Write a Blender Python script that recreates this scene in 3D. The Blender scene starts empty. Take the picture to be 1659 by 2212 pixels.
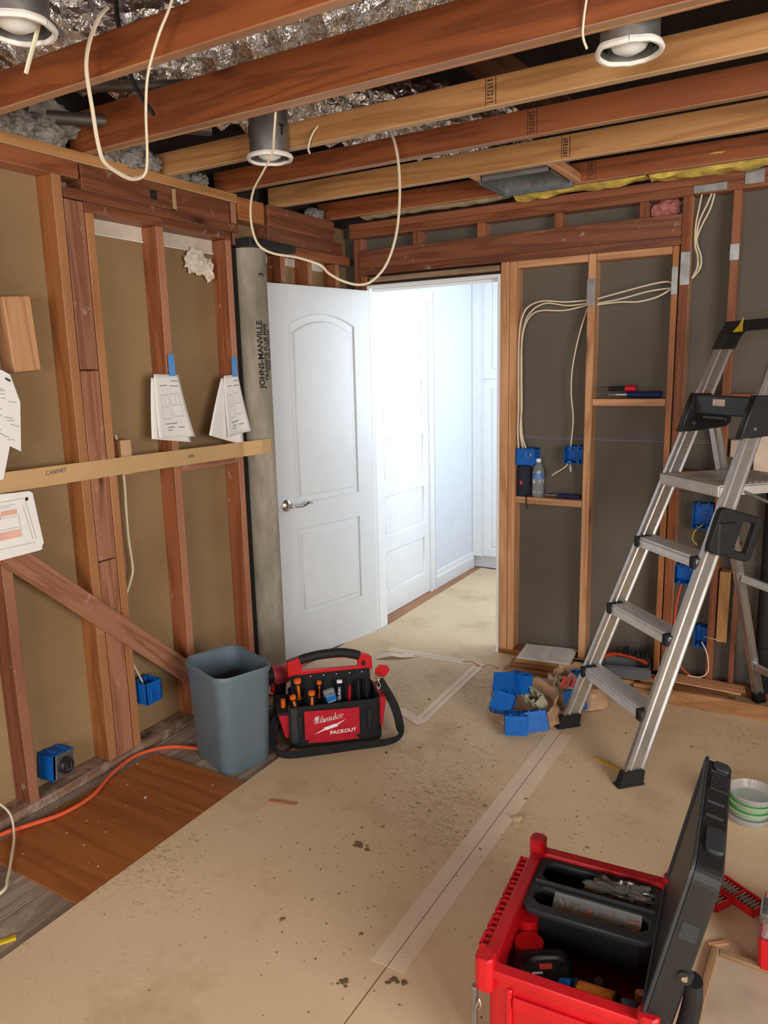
import bpy, bmesh, math, random
from mathutils import Vector as V, Matrix as MX, noise as NZ
R = random.Random(7)
D = bpy.data; SC = bpy.context.scene; COL = SC.collection
PI = math.pi
# ------------------------------------------------------------------ camera, world, exposure, lights
cd = D.cameras.new('camera'); cam = D.objects.new('camera', cd); COL.objects.link(cam); SC.camera = cam
yaw, pit, rol = -0.54031133, -0.18862827, -0.02327077
fw = V((math.sin(yaw)*math.cos(pit), math.cos(yaw)*math.cos(pit), math.sin(pit)))
r0 = V((math.cos(yaw), -math.sin(yaw), 0)); u0 = r0.cross(fw)
rt = r0*math.cos(rol)+u0*math.sin(rol); up = u0*math.cos(rol)-r0*math.sin(rol)
cam.matrix_world = MX(((rt.x, up.x, -fw.x, 0), (rt.y, up.y, -fw.y, 0), (rt.z, up.z, -fw.z, 1.6), (0, 0, 0, 1)))
cd.sensor_fit = 'VERTICAL'; cd.sensor_height = 36; cd.sensor_width = 27; cd.lens = 36*1620.25/2212; cd.clip_start = .05
W = D.worlds.new('world'); SC.world = W; W.use_nodes = True
W.node_tree.nodes['Background'].inputs[0].default_value = (.75, .85, 1, 1); W.node_tree.nodes['Background'].inputs[1].default_value = .6
vs = SC.view_settings; vs.view_transform = 'Standard'; vs.look = 'None'; vs.gamma = 1; vs.use_curve_mapping = False; vs.exposure = 0.14
SC.cycles.use_denoising = True; SC.cycles.max_bounces = 8; SC.cycles.sample_clamp_indirect = 6
def area(name, loc, to, sx, sy, power, col):
    l = D.lights.new(name, 'AREA'); l.shape = 'RECTANGLE'; l.size = sx; l.size_y = sy; l.energy = power; l.color = col
    o = D.objects.new(name, l); COL.objects.link(o); o.location = loc
    o.rotation_euler = (V(to)-V(loc)).to_track_quat('-Z', 'Y').to_euler(); return o
area('daylight_front_window', (-.3, -2.45, 1.5), (-.3, 0, 1.35), 2.2, 1.3, 92, (1, .965, .92))
area('daylight_right_window', (2.25, .2, 1.55), (0, .8, 1.3), 2.0, 1.3, 108, (1, .97, .93))
area('daylight_hall_window', (-.78, 4.55, 1.6), (-2.4, 4.4, 1.55), 1.0, 1.1, 25, (.78, .89, 1))

# ------------------------------------------------------------------ materials
def S(r, g, b):
    f = lambda c: (c/255/12.92 if c/255 <= .04045 else ((c/255+.055)/1.055)**2.4)
    return (f(r), f(g), f(b), 1)
MC = {}
class NT:
    def __init__(s, name, rough=.6, metal=0, spec=.5):
        s.m = D.materials.new(name); s.m.use_nodes = True; s.t = s.m.node_tree; s.b = s.t.nodes['Principled BSDF']
        s.b.inputs['Roughness'].default_value = rough; s.b.inputs['Metallic'].default_value = metal
        s.b.inputs['Specular IOR Level'].default_value = spec
    def n(s, typ, **kw):
        o = s.t.nodes.new(typ)
        for k, v in kw.items():
            if hasattr(o, k) and not k[0].isupper(): setattr(o, k, v)
            else: o.inputs[k.replace('_', ' ')].default_value = v
        return o
    def l(s, a, b): s.t.links.new(a, b)
    def ramp(s, fac, stops):
        r = s.n('ShaderNodeValToRGB'); e = r.color_ramp.elements
        e[0].position, e[0].color = stops[0]; e[1].position, e[1].color = stops[-1]
        for p, c in stops[1:-1]:
            q = e.new(p); q.color = c
        s.l(fac, r.inputs[0]); return r.outputs[0]
    def mix(s, fac, a, b, mode='MIX'):
        m = s.n('ShaderNodeMix', data_type='RGBA', blend_type=mode)
        for sock, v in ((m.inputs[0], fac), (m.inputs[6], a), (m.inputs[7], b)):
            if hasattr(v, 'is_linked'): s.l(v, sock)
            else: sock.default_value = v
        return m.outputs[2]
    def bump(s, h, strength=.3, dist=.01):
        b = s.n('ShaderNodeBump', Strength=strength, Distance=dist); s.l(h, b.inputs['Height']); s.l(b.outputs[0], s.b.inputs['Normal'])
    def col(s, c):
        if hasattr(c, 'is_linked'): s.l(c, s.b.inputs['Base Color'])
        else: s.b.inputs['Base Color'].default_value = c
def plain(name, c, rough=.5, metal=0, var=.12, scale=12, bump=0, spec=.5, alpha=1, trans=0):
    if name in MC: return MC[name]
    t = NT(name, rough, metal, spec); g = t.n('ShaderNodeTexCoord'); nz = t.n('ShaderNodeTexNoise', Scale=scale, Detail=4.0)
    t.l(g.outputs['Object'], nz.inputs['Vector'])
    lo = tuple(x*(1-var) for x in c[:3])+(1,); hi = tuple(min(1, x*(1+var)) for x in c[:3])+(1,)
    t.col(t.ramp(nz.outputs['Fac'], [(.3, lo), (.7, hi)]))
    if bump:
        n2 = t.n('ShaderNodeTexNoise', Scale=scale*8, Detail=3.0); t.l(g.outputs['Object'], n2.inputs['Vector']); t.bump(n2.outputs['Fac'], bump, .004)
    if alpha < 1: t.b.inputs['Alpha'].default_value = alpha
    if trans: t.b.inputs['Transmission Weight'].default_value = trans
    MC[name] = t.m; return t.m
def wood(name, c1, c2, rough=.55, dust=0, knots=1, gs=1.0, face=None):
    if name in MC: return MC[name]
    t = NT(name, rough, 0, .35); g = t.n('ShaderNodeTexCoord'); oi = t.n('ShaderNodeObjectInfo')
    off = t.n('ShaderNodeVectorMath', operation='SCALE'); off.inputs[0].default_value = (7, 13, 5)
    t.l(oi.outputs['Random'], off.inputs['Scale'])
    ad = t.n('ShaderNodeVectorMath', operation='ADD'); t.l(g.outputs['Object'], ad.inputs[0]); t.l(off.outputs[0], ad.inputs[1])
    mp = t.n('ShaderNodeMapping'); mp.inputs['Scale'].default_value = (.55*gs, 7*gs, 7*gs); t.l(ad.outputs[0], mp.inputs[0])
    n1 = t.n('ShaderNodeTexNoise', Scale=1.6, Detail=3.0, Distortion=.4); t.l(mp.outputs[0], n1.inputs['Vector'])
    mu = t.n('ShaderNodeMath', operation='MULTIPLY'); mu.inputs[1].default_value = 30; t.l(n1.outputs['Fac'], mu.inputs[0])
    sn = t.n('ShaderNodeMath', operation='SINE'); t.l(mu.outputs[0], sn.inputs[0])
    mr = t.n('ShaderNodeMapRange'); mr.inputs[1].default_value = -1; t.l(sn.outputs[0], mr.inputs[0])
    base = t.ramp(mr.outputs[0], [(.0, tuple((a*.9+b*.1) for a, b in zip(c2, c1))), (.45, tuple((a*.25+b*.75) for a, b in zip(c2, c1))), (.9, c1)])
    mf = t.n('ShaderNodeMapping'); mf.inputs['Scale'].default_value = (3, 160, 160); t.l(ad.outputs[0], mf.inputs[0])
    nf = t.n('ShaderNodeTexNoise', Scale=1.0, Detail=2.0); t.l(mf.outputs[0], nf.inputs['Vector'])
    c = t.mix(.25, base, t.ramp(nf.outputs['Fac'], [(.35, c2), (.65, c1)]))
    nb = t.n('ShaderNodeTexNoise', Scale=2.2, Detail=2.0); t.l(ad.outputs[0], nb.inputs['Vector'])
    c = t.mix(.4, c, t.ramp(nb.outputs['Fac'], [(.3, (.55, .5, .47, 1)), (.7, (1, 1, 1, 1))]), 'MULTIPLY')
    if knots:
        mk = t.n('ShaderNodeMapping'); mk.inputs['Scale'].default_value = (2.2, 9, 9); t.l(ad.outputs[0], mk.inputs[0])
        vo = t.n('ShaderNodeTexVoronoi', Scale=1.0); t.l(mk.outputs[0], vo.inputs['Vector'])
        k = t.ramp(vo.outputs['Distance'], [(.06, (1, 1, 1, 1)), (.17, (0, 0, 0, 1))])
        sp = t.n('ShaderNodeSeparateColor'); t.l(vo.outputs['Color'], sp.inputs[0])
        gt = t.n('ShaderNodeMath', operation='GREATER_THAN'); gt.inputs[1].default_value = .62; t.l(sp.outputs[0], gt.inputs[0])
        m2 = t.n('ShaderNodeMath', operation='MULTIPLY'); t.l(k, m2.inputs[0]); t.l(gt.outputs[0], m2.inputs[1])
        c = t.mix(m2.outputs[0], c, tuple(x*.35 for x in c2[:3])+(1,))
    if face:
        sx = t.n('ShaderNodeSeparateXYZ'); t.l(g.outputs['Normal'], sx.inputs[0])
        ab = t.n('ShaderNodeMath', operation='ABSOLUTE'); t.l(sx.outputs[2], ab.inputs[0])
        ml = t.n('ShaderNodeMath', operation='MULTIPLY'); t.l(ab.outputs[0], ml.inputs[0])
        t.l(t.ramp(nb.outputs['Fac'], [(.25, (.35, .35, .35, 1)), (.65, (.8, .8, .8, 1))]), ml.inputs[1])
        c = t.mix(ml.outputs[0], c, face)
    hv = t.n('ShaderNodeHueSaturation'); mr2 = t.n('ShaderNodeMapRange'); mr2.inputs[3].default_value = .70; mr2.inputs[4].default_value = 1.0
    t.l(oi.outputs['Random'], mr2.inputs[0]); t.l(mr2.outputs[0], hv.inputs['Value']); t.l(c, hv.inputs['Color']); c = hv.outputs[0]
    if dust:
        nd = t.n('ShaderNodeTexNoise', Scale=14.0, Detail=6.0, Roughness=.7); t.l(ad.outputs[0], nd.inputs['Vector'])
        c = t.mix(t.ramp(nd.outputs['Fac'], [(.66-dust*.2, (0, 0, 0, 1)), (.8, (.8, .8, .8, 1))]), c, S(205, 190, 175))
    t.col(c); t.bump(mr.outputs[0], .12, .002); MC[name] = t.m; return t.m
W_DARK = wood('old_dark_fir', S(150,92,64), S(112,64,42), .5, .25, face=S(176, 122, 96))
W_RED = wood('red_fir', S(166,100,64), S(126,70,42), .5, .12, face=S(186, 132, 102))
W_OR = wood('orange_fir', S(190,122,72), S(154,92,48), .5, .08, face=S(196, 142, 100))
W_OLD = wood('weathered_fir_block', S(182,126,96), S(144,92,66), .6, .25)
W_PALE = wood('new_pale_fir', S(226, 172, 126), S(190, 132, 88), .6)
W_TAN = wood('tan_fir', S(198,146,92), S(162,112,64), .6, face=S(220, 188, 148))
W_JR = wood('joist_red', S(164,92,50), S(126,66,34), .55, face=S(210, 172, 136))
W_JD = wood('joist_dark', S(156,94,64), S(122,70,46), .6)
W_GRAY = wood('gray_subfloor', S(178,160,142), S(136,120,104), .8, .5, 0)
W_PLY = wood('plywood_face', S(182,112,58), S(154,90,44), .45, .03, 0, .55)
W_OAK = wood('oak_flooring', S(190, 142, 98), S(150, 102, 64), .55, 0, 0)
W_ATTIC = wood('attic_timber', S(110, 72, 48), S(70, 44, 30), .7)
M_WHITE = plain('white_paint', S(232, 234, 234), .35, 0, .02)
M_DOOR = plain('door_paint', S(214, 217, 218), .35, 0, .02)
M_HALL = plain('hall_wall_paint', S(222, 226, 232), .6, 0, .02)
M_BLACKP = plain('black_plastic', S(30, 31, 33), .45, 0, .2)
M_BLACKF = plain('black_fabric', S(22, 23, 27), .85, 0, .25, 60, .3)
M_CHAR = plain('charcoal_plastic', S(46, 50, 53), .5, 0, .15, 8, .1)
M_REDP = plain('red_plastic', S(196, 18, 28), .38, 0, .08)
M_REDF = plain('red_fabric', S(186, 14, 36), .8, 0, .1, 60, .3)
M_BLUE = plain('blue_box_plastic', S(12, 92, 172), .5, 0, .1, 12, 0, .3)
M_CREAM = plain('cream_cable_jacket', S(226, 212, 184), .5, 0, .06)
M_ORCORD = plain('orange_cord_rubber', S(226, 92, 52), .5, 0, .08)
M_STEEL = plain('galvanized_steel', S(150, 150, 148), .42, .85, .2, 20)
M_CHROME = plain('satin_nickel', S(200, 196, 188), .25, 1, .05)
M_ALU = plain('brushed_aluminium', S(206, 204, 202), .32, .9, .06, 30); M_STEP = plain('bright_step_aluminium', S(222, 222, 220), .4, .35, .05, 30)
M_ALUP = plain('worn_grey_platform', S(190, 184, 176), .55, .3, .2, 10)
M_PAPERW = plain('white_paper', S(238, 236, 232), .8, 0, .02)
M_INK = plain('printed_ink', S(70, 72, 78), .8)
M_INKL = plain('pale_grey_ink', S(150, 152, 158), .8)
M_INKR = plain('pale_red_ink', S(226, 176, 158), .8)
M_BTAPE = plain('blue_masking_tape', S(84, 148, 214), .7, 0, .08)
M_CARD = plain('cardboard', S(196, 160, 112), .8, 0, .06, 6)
M_TRASH = plain('grey_blue_plastic', S(98, 114, 124), .4, 0, .08, 5)
M_PIPE = None
M_ORANGE = plain('orange_plastic', S(236, 108, 20), .4)
M_BULB = plain('frosted_bulb', S(236, 236, 232), .4, 0, .02)
M_YEL = plain('yellow_tape', S(214, 186, 40), .6)
M_PINK = plain('pink_fibre', S(176, 110, 104), .95, 0, .3, 40, .6)
M_YINS = plain('yellow_fibreglass', S(212, 186, 88), .95, 0, .25, 30, .7)
M_GRAYINS = plain('grey_loose_fill', S(140, 134, 126), .98, 0, .35, 40, .9)
M_TAPE = plain('floor_seam_tape', S(232, 210, 182), .6, 0, .05, 8)
M_RUBBER = plain('black_rubber', S(18, 18, 20), .7)
M_DKBLUE = plain('dark_blue_grip', S(24, 40, 92), .45)
M_WATER = plain('clear_bottle_plastic', S(205, 212, 216), .12, 0, .02, 5, 0, .5, 1, .75)
M_CLEAR = plain('clear_plastic', S(225, 228, 226), .12, 0, .02, 5, 0, .5, .25)
M_BEIGE = plain('beige_plastic', S(176, 170, 140), .4)
M_BAG = plain('thin_tan_bag_plastic', S(198, 160, 126), .28, 0, .12, 10, .5, .5, .7)
M_GREEN = plain('green_wire_fill', S(84, 184, 82), .6)
M_BLACK = plain('matte_black', S(14, 14, 15), .8)
def floor_paper():
    t = NT('builders_floor_paper', .75, 0, .25); g = t.n('ShaderNodeTexCoord'); P = g.outputs['Object']
    n1 = t.n('ShaderNodeTexNoise', Scale=1.3, Detail=4.0); t.l(P, n1.inputs['Vector'])
    c = t.ramp(n1.outputs['Fac'], [(.3, S(216, 189, 153)), (.7, S(228, 203, 168))])
    n2 = t.n('ShaderNodeTexNoise', Scale=260.0, Detail=2.0); t.l(P, n2.inputs['Vector'])
    c = t.mix(.5, c, t.ramp(n2.outputs['Fac'], [(.3, (.78, .76, .72, 1)), (.6, (1, 1, 1, 1))]), 'MULTIPLY')
    mp = t.n('ShaderNodeMapping'); mp.inputs['Scale'].default_value = (38, 75, 1); mp.inputs['Rotation'].default_value = (0, 0, .5); t.l(P, mp.inputs[0])
    n3 = t.n('ShaderNodeTexNoise', Scale=1.0, Detail=3.0, Distortion=1.5); t.l(mp.outputs[0], n3.inputs['Vector'])
    n4 = t.n('ShaderNodeTexNoise', Scale=1.1, Detail=2.0); t.l(P, n4.inputs['Vector'])
    ad = t.n('ShaderNodeMath', operation='MULTIPLY'); t.l(n3.outputs['Fac'], ad.inputs[0]); t.l(n4.outputs['Fac'], ad.inputs[1])
    c = t.mix(t.ramp(ad.outputs[0], [(.325, (0, 0, 0, 1)), (.42, (.6, .6, .6, 1))]), c, S(142, 112, 74))
    n5 = t.n('ShaderNodeTexNoise', Scale=3.1, Detail=6.0, Roughness=.65); t.l(P, n5.inputs['Vector'])
    c = t.mix(t.ramp(n5.outputs['Fac'], [(.54, (0, 0, 0, 1)), (.76, (.55, .55, .55, 1))]), c, S(164, 132, 88))
    t.col(c); return t.m
M_FP = floor_paper()
def sheathing(name, c1, c2, bands=0):
    t = NT(name, .7, 0, .3); g = t.n('ShaderNodeTexCoord'); P = g.outputs['Object']
    n1 = t.n('ShaderNodeTexNoise', Scale=1.6, Detail=5.0); t.l(P, n1.inputs['Vector'])
    c = t.ramp(n1.outputs['Fac'], [(.3, c2), (.7, c1)])
    n2 = t.n('ShaderNodeTexNoise', Scale=300.0, Detail=1.0); t.l(P, n2.inputs['Vector'])
    c = t.mix(.35, c, t.ramp(n2.outputs['Fac'], [(.35, (.75, .75, .75, 1)), (.65, (1, 1, 1, 1))]), 'MULTIPLY'); t.col(c)
    mp = t.n('ShaderNodeMapping'); mp.inputs['Scale'].default_value = (1, 1.2, 6); t.l(P, mp.inputs[0])
    n3 = t.n('ShaderNodeTexNoise', Scale=1.5, Detail=4.0, Distortion=.6); t.l(mp.outputs[0], n3.inputs['Vector']); t.bump(n3.outputs['Fac'], .5, .02)
    return t.m
M_SHL = sheathing('kraft_sheathing_paper', S(162, 134, 96), S(138, 110, 76))
M_SHB = sheathing('grey_drywall_back_paper', S(104, 96, 86), S(90, 83, 74))
def pipe_mat():
    t = NT('weathered_cement_pipe', .85, 0, .2); g = t.n('ShaderNodeTexCoord'); P = g.outputs['Object']
    mp = t.n('ShaderNodeMapping'); mp.inputs['Scale'].default_value = (6, 6, 1.5); t.l(P, mp.inputs[0])
    n1 = t.n('ShaderNodeTexNoise', Scale=1.5, Detail=7.0, Roughness=.6); t.l(mp.outputs[0], n1.inputs['Vector'])
    t.col(t.ramp(n1.outputs['Fac'], [(.3, S(120, 112, 96)), (.5, S(150, 142, 126)), (.7, S(182, 174, 158))])); t.bump(n1.outputs['Fac'], .3, .01); return t.m
M_PIPE = pipe_mat()
def foil_mat():
    t = NT('crinkled_foil', .16, 1, .5); g = t.n('ShaderNodeTexCoord'); P = g.outputs['Object']
    v = t.n('ShaderNodeTexVoronoi', Scale=13.0); t.l(P, v.inputs['Vector'])
    n = t.n('ShaderNodeTexNoise', Scale=35.0, Detail=4.0, Distortion=1.0); t.l(P, n.inputs['Vector'])
    m = t.n('ShaderNodeMath', operation='ADD'); t.l(v.outputs['Distance'], m.inputs[0]); t.l(n.outputs['Fac'], m.inputs[1])
    t.col(S(236, 236, 236)); t.bump(m.outputs[0], .55, .03); return t.m
M_FOIL = foil_mat()

# ------------------------------------------------------------------ mesh helpers
def I(): return MX.Identity(4)
def frame(o, x, y=None, z=None):
    """matrix with given origin, local x axis and an approximate z axis"""
    x = V(x).normalized(); z = V(z if z else (0, 0, 1)); y = z.cross(x).normalized(); z = x.cross(y)
    return MX(((x.x, y.x, z.x, o[0]), (x.y, y.y, z.y, o[1]), (x.z, y.z, z.z, o[2]), (0, 0, 0, 1)))
def T(x, y, z, rz=0, rx=0, ry=0):
    return MX.Translation((x, y, z)) @ MX.Rotation(rz, 4, 'Z') @ MX.Rotation(ry, 4, 'Y') @ MX.Rotation(rx, 4, 'X')
def smooth(pts, n=6):
    p = [V(q) for q in pts]; out = []
    for i in range(len(p)-1):
        a = p[max(i-1, 0)]; b = p[i]; c = p[i+1]; d = p[min(i+2, len(p)-1)]
        for k in range(n):
            t = k/n
            out.append(.5*((2*b)+(c-a)*t+(2*a-5*b+4*c-d)*t*t+(3*b-a-3*c+d)*t**3))
    out.append(p[-1]); return out
RMF = V((0, 0, 1))
class MB:
    def __init__(s): s.bm = bmesh.new()
    def _add(s, verts, faces, M=None):
        vs_ = [s.bm.verts.new(M @ V(v) if M else V(v)) for v in verts]
        fs = []
        for f in faces:
            try: fs.append(s.bm.faces.new([vs_[i] for i in f]))
            except ValueError: pass
        return vs_, fs
    def box(s, x0, x1, y0, y1, z0, z1, bev=0, M=None, seg=1):
        v = [(x, y, z) for z in (z0, z1) for y in (y0, y1) for x in (x0, x1)]
        vs_, fs = s._add(v, [(0, 2, 3, 1), (4, 5, 7, 6), (0, 1, 5, 4), (2, 6, 7, 3), (0, 4, 6, 2), (1, 3, 7, 5)], M)
        if bev: bmesh.ops.bevel(s.bm, geom=list({e for f in fs for e in f.edges}), offset=bev, segments=seg, affect='EDGES', profile=.5)
        return s
    def hexa(s, b4, t4, bev=0, M=None):
        vs_, fs = s._add(list(b4)+list(t4), [(3, 2, 1, 0), (4, 5, 6, 7), (0, 1, 5, 4), (1, 2, 6, 5), (2, 3, 7, 6), (3, 0, 4, 7)], M)
        if bev: bmesh.ops.bevel(s.bm, geom=list({e for f in fs for e in f.edges}), offset=bev, segments=1, affect='EDGES')
        return s
    def prism(s, poly, z0, z1, M=None, bev=0):
        n = len(poly)
        vs_, fs = s._add([(p[0], p[1], z0) for p in poly]+[(p[0], p[1], z1) for p in poly],
               [tuple(range(n))[::-1], tuple(range(n, 2*n))]+[(i, (i+1) % n, n+(i+1) % n, n+i) for i in range(n)], M)
        if bev: bmesh.ops.bevel(s.bm, geom=list({e for f in fs for e in f.edges}), offset=bev, segments=1, affect='EDGES')
        return s
    def lathe(s, prof, n=24, M=None, close=False):
        vs_ = [(r*math.cos(2*PI*k/n), r*math.sin(2*PI*k/n), z) for r, z in prof for k in range(n)]
        m = len(prof); fs = []
        for i in range(m-1 if not close else m):
            j = (i+1) % m
            for k in range(n): fs.append((i*n+k, i*n+(k+1) % n, j*n+(k+1) % n, j*n+k))
        s._add(vs_, fs, M); return s
    def cyl(s, a, b, r, r2=None, n=16):
        a, b = V(a), V(b); M = (b-a).to_track_quat('Z', 'Y').to_matrix().to_4x4(); M.translation = a; h = (b-a).length
        r2 = r if r2 is None else r2
        s.lathe([(.00001, 0), (r, 0), (r2, h), (.00001, h)], n, M); return s
    def sweep(s, pts, prof, ref=(0, 0, 1), cap=True, scale=None):
        """sweep closed 2-D profile (u,v) along pts"""
        p = [V(q) for q in pts]; m = len(prof); rows = []
        for i, q in enumerate(p):
            t = (p[min(i+1, len(p)-1)]-p[max(i-1, 0)]).normalized(); rf = V(ref)
            if ref is RMF:
                if i == 0: u = (V((.31, .2, .93)) if abs(t.z) < .8 else V((1, .2, 0))).cross(t).normalized()
                else: u = (u-t*u.dot(t)).normalized()
            else:
                if abs(t.dot(rf)) > .97: rf = V((1, 0, 0)) if abs(t.x) < .9 else V((0, 1, 0))
                u = rf.cross(t).normalized()
            v = t.cross(u); k = scale[i] if scale else 1
            rows.append([q+u*a*k+v*b*k for a, b in prof])
        vs_ = [v for r in rows for v in r]; fs = []
        for i in range(len(p)-1):
            for k in range(m): fs.append((i*m+k, i*m+(k+1) % m, (i+1)*m+(k+1) % m, (i+1)*m+k))
        if cap: fs += [tuple(range(m))[::-1], tuple(range((len(p)-1)*m, len(p)*m))]
        s._add(vs_, fs); return s
    def tube(s, pts, r, n=8, k=6, flat=1, ref=RMF, scale=None):
        pp = smooth(pts, k) if k > 1 else pts
        s.sweep(pp, [(r*math.cos(2*PI*i/n), r*flat*math.sin(2*PI*i/n)) for i in range(n)], ref, True, scale); return s
    def ball(s, c, r, sub=2, sc=(1, 1, 1), nz=0, f=3, M=None):
        q = bmesh.ops.create_icosphere(s.bm, subdivisions=sub, radius=1)['verts']
        for v in q:
            d = v.co.copy(); k = 1+nz*NZ.noise(d*f+V(c)*7)
            v.co = V((d.x*r*sc[0]*k+c[0], d.y*r*sc[1]*k+c[1], d.z*r*sc[2]*k+c[2]))
            if M: v.co = M @ v.co
        return s
    def grid(s, fn, nu, nv):
        s._add([fn(i/nu, j/nv) for j in range(nv+1) for i in range(nu+1)],
               [(j*(nu+1)+i, j*(nu+1)+i+1, (j+1)*(nu+1)+i+1, (j+1)*(nu+1)+i) for j in range(nv) for i in range(nu)]); return s
    def mesh(s, name, mat, sm=False):
        bmesh.ops.recalc_face_normals(s.bm, faces=s.bm.faces)
        me = D.meshes.new(name); s.bm.to_mesh(me); s.bm.free()
        me.materials.append(mat)
        if sm:
            for p in me.polygons: p.use_smooth = True
            try: me.set_sharp_from_angle(angle=math.radians(38))
            except Exception: pass
        return me
    def obj(s, name, mat, parent=None, sm=False, M=None, label=None, solid=0):
        o = D.objects.new(name, s.mesh(name, mat, sm)); COL.objects.link(o)
        if parent: o.parent = parent
        if M: o.matrix_basis = M
        if label: o['label'] = label
        if solid:
            md = o.modifiers.new('thickness', 'SOLIDIFY'); md.thickness = solid; md.offset = 0
        return o
def thing(name, label, cat, loc=(0, 0, 0), rz=0, group=None, M=None):
    o = D.objects.new(name, None); COL.objects.link(o); o.empty_display_size = .05
    if M: o.matrix_basis = M
    else: o.location = loc; o.rotation_euler = (0, 0, rz)
    return tag(o, label, cat, group)
def tag(o, label, cat, group=None):
    o['label'] = label; o['category'] = cat
    if group: o['group'] = group
    return o
def struct(o): o['kind'] = 'structure'; return o
def stuff(o): o['kind'] = 'stuff'; return o
def lumber(parent, name, x0, x1, y0, y1, z0, z1, mat, ax='z', bev=.0025, label=None):
    c = V(((x0+x1)/2, (y0+y1)/2, (z0+z1)/2)); d = (x1-x0, y1-y0, z1-z0)
    if ax == 'x': L, w, h = d; M = I()
    elif ax == 'y': L, w, h = d[1], d[0], d[2]; M = MX.Rotation(PI/2, 4, 'Z')
    else: L, w, h = d[2], d[1], d[0]; M = MX(((0, 0, -1, 0), (0, 1, 0, 0), (1, 0, 0, 0), (0, 0, 0, 1)))
    M = MX.Translation(c) @ M
    return MB().box(-L/2, L/2, -w/2, w/2, -h/2, h/2, bev).obj(name, mat, parent, M=M, label=label)
def beam(parent, name, a, b, w, t, upv, mat, bev=.0025):
    a, b = V(a), V(b); M = frame((a+b)/2, b-a, z=upv); L = (b-a).length
    return MB().box(-L/2, L/2, -w/2, w/2, -t/2, t/2, bev).obj(name, mat, parent, M=M)
def flat(parent, name, splines, depth, bev, mat, M=None, label=None, sm=False):
    """filled 2-D outline (holes allowed) extruded symmetrically by depth/2"""
    cu = D.curves.new(name, 'CURVE'); cu.dimensions = '2D'; cu.fill_mode = 'BOTH'; cu.extrude = max(depth/2-bev, 0); cu.bevel_depth = bev; cu.bevel_resolution = 1
    for sp in splines:
        q = cu.splines.new('POLY'); q.points.add(len(sp)-1); q.use_cyclic_u = True
        for p, c in zip(q.points, sp): p.co = (c[0], c[1], 0, 1)
    ob = D.objects.new(name, cu); me = D.meshes.new_from_object(ob); D.objects.remove(ob); D.curves.remove(cu)
    me.materials.clear(); me.materials.append(mat)
    bm = bmesh.new(); bm.from_mesh(me); bmesh.ops.remove_doubles(bm, verts=bm.verts, dist=1e-5); bm.to_mesh(me); bm.free()
    o = D.objects.new(name, me); COL.objects.link(o)
    if parent: o.parent = parent
    if M: o.matrix_basis = M
    if label: o['label'] = label
    return o
def text(parent, name, body, size, mat, M, shear=0, bold=0, ext=.0002, sx=1, space=1):
    cu = D.curves.new(name, 'FONT'); cu.body = body; cu.size = size; cu.align_x = 'CENTER'; cu.align_y = 'CENTER'; cu.shear = shear; cu.offset = bold; cu.extrude = ext; cu.resolution_u = 3; cu.space_character = space
    ob = D.objects.new(name, cu); me = D.meshes.new_from_object(ob); D.objects.remove(ob); D.curves.remove(cu)
    me.materials.clear(); me.materials.append(mat)
    o = D.objects.new(name, me); COL.objects.link(o); o.parent = parent; o.matrix_basis = M @ MX.Diagonal((sx, 1, 1, 1)); return o
def rrect(x0, x1, y0, y1, r, n=4):
    o = []
    for cx, cy, a in ((x1-r, y1-r, 0), (x0+r, y1-r, 90), (x0+r, y0+r, 180), (x1-r, y0+r, 270)):
        for k in range(n+1):
            t = math.radians(a+90*k/n); o.append((cx+r*math.cos(t), cy+r*math.sin(t)))
    return o
def strips(fn, segs, w):
    """thin printed lines; fn maps (u,v)->point, segs in u,v"""
    b = MB()
    for (u0, v0, u1, v1) in segs:
        a = V((u0, v0, 0)); c = V((u1, v1, 0)); d = (c-a)
        if d.length < 1e-6: continue
        n = V((-d.y, d.x, 0)).normalized()*w/2
        b._add([fn(*(q.xy)) for q in (a-n, c-n, c+n, a+n)], [(0, 1, 2, 3)])
    return b
def copy_tree(o, parent=None):
    c = o.copy(); COL.objects.link(c); c.parent = parent
    for ch in list(o.children): copy_tree(ch, c)
    return c

# ------------------------------------------------------------------ structure: floor
fl = struct(MB().box(-2.58, 2.3, -2.5, 3.87, -.06, -.012).box(-2.58, -.9, 3.87, 5.6, -.06, -.012).obj('floor', W_GRAY))
for i in range(6):
    for (a, b) in ((-.6, .92), (.925, 2.6), (2.605, 3.8)):
        x = -2.45+i*.14; lumber(fl, 'floor_plank', x, x+.137, a+.03*(i % 3), b+.03*(i % 3)-.004, -.012, .001, W_GRAY, 'y', .002)
lumber(fl, 'hardwood_strip', -2.43, -2.33, 3.9, 5.44, -.012, .004, W_OR, 'y', .001)
# ------------------------------------------------------------------ left wall
wl = struct(MB().box(-2.56, -2.54, -2.5, 3.87, 0, 2.40).obj('wall_left', M_SHL))
XL = -2.45; XB = -2.54
lumber(wl, 'bottom_plate', XB, XL, -2.4, 3.77, 0, .04, wood('dusty_plate', S(168, 132, 108), S(124, 90, 68), .8, .95), 'y')
for y in (.28, .68, 1.085): lumber(wl, 'stud', XB, XL, y, y+.04, .04, 2.31, W_DARK)
lumber(wl, 'stud', XB, XL, 1.487, 1.527, .04, 2.31, W_DARK)
lumber(wl, 'stud', XB, XL, 1.845, 1.885, .04, 2.31, W_OR)
for a, b in ((.04, .629), (.634, .872), (.877, 1.618), (1.623, 2.233)): lumber(wl, 'spacer_block', XB+.01, XL-.001, 1.889, 1.972, a, b, W_OLD)
lumber(wl, 'trimmer_stud', XB, XL, 1.975, 2.012, .04, 2.199, W_OR)
lumber(wl, 'stud', XB, XL, 2.318, 2.357, .04, 2.199, W_RED)
lumber(wl, 'stud', XB, XL, 2.733, 2.770, .04, 2.199, W_RED)
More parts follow.
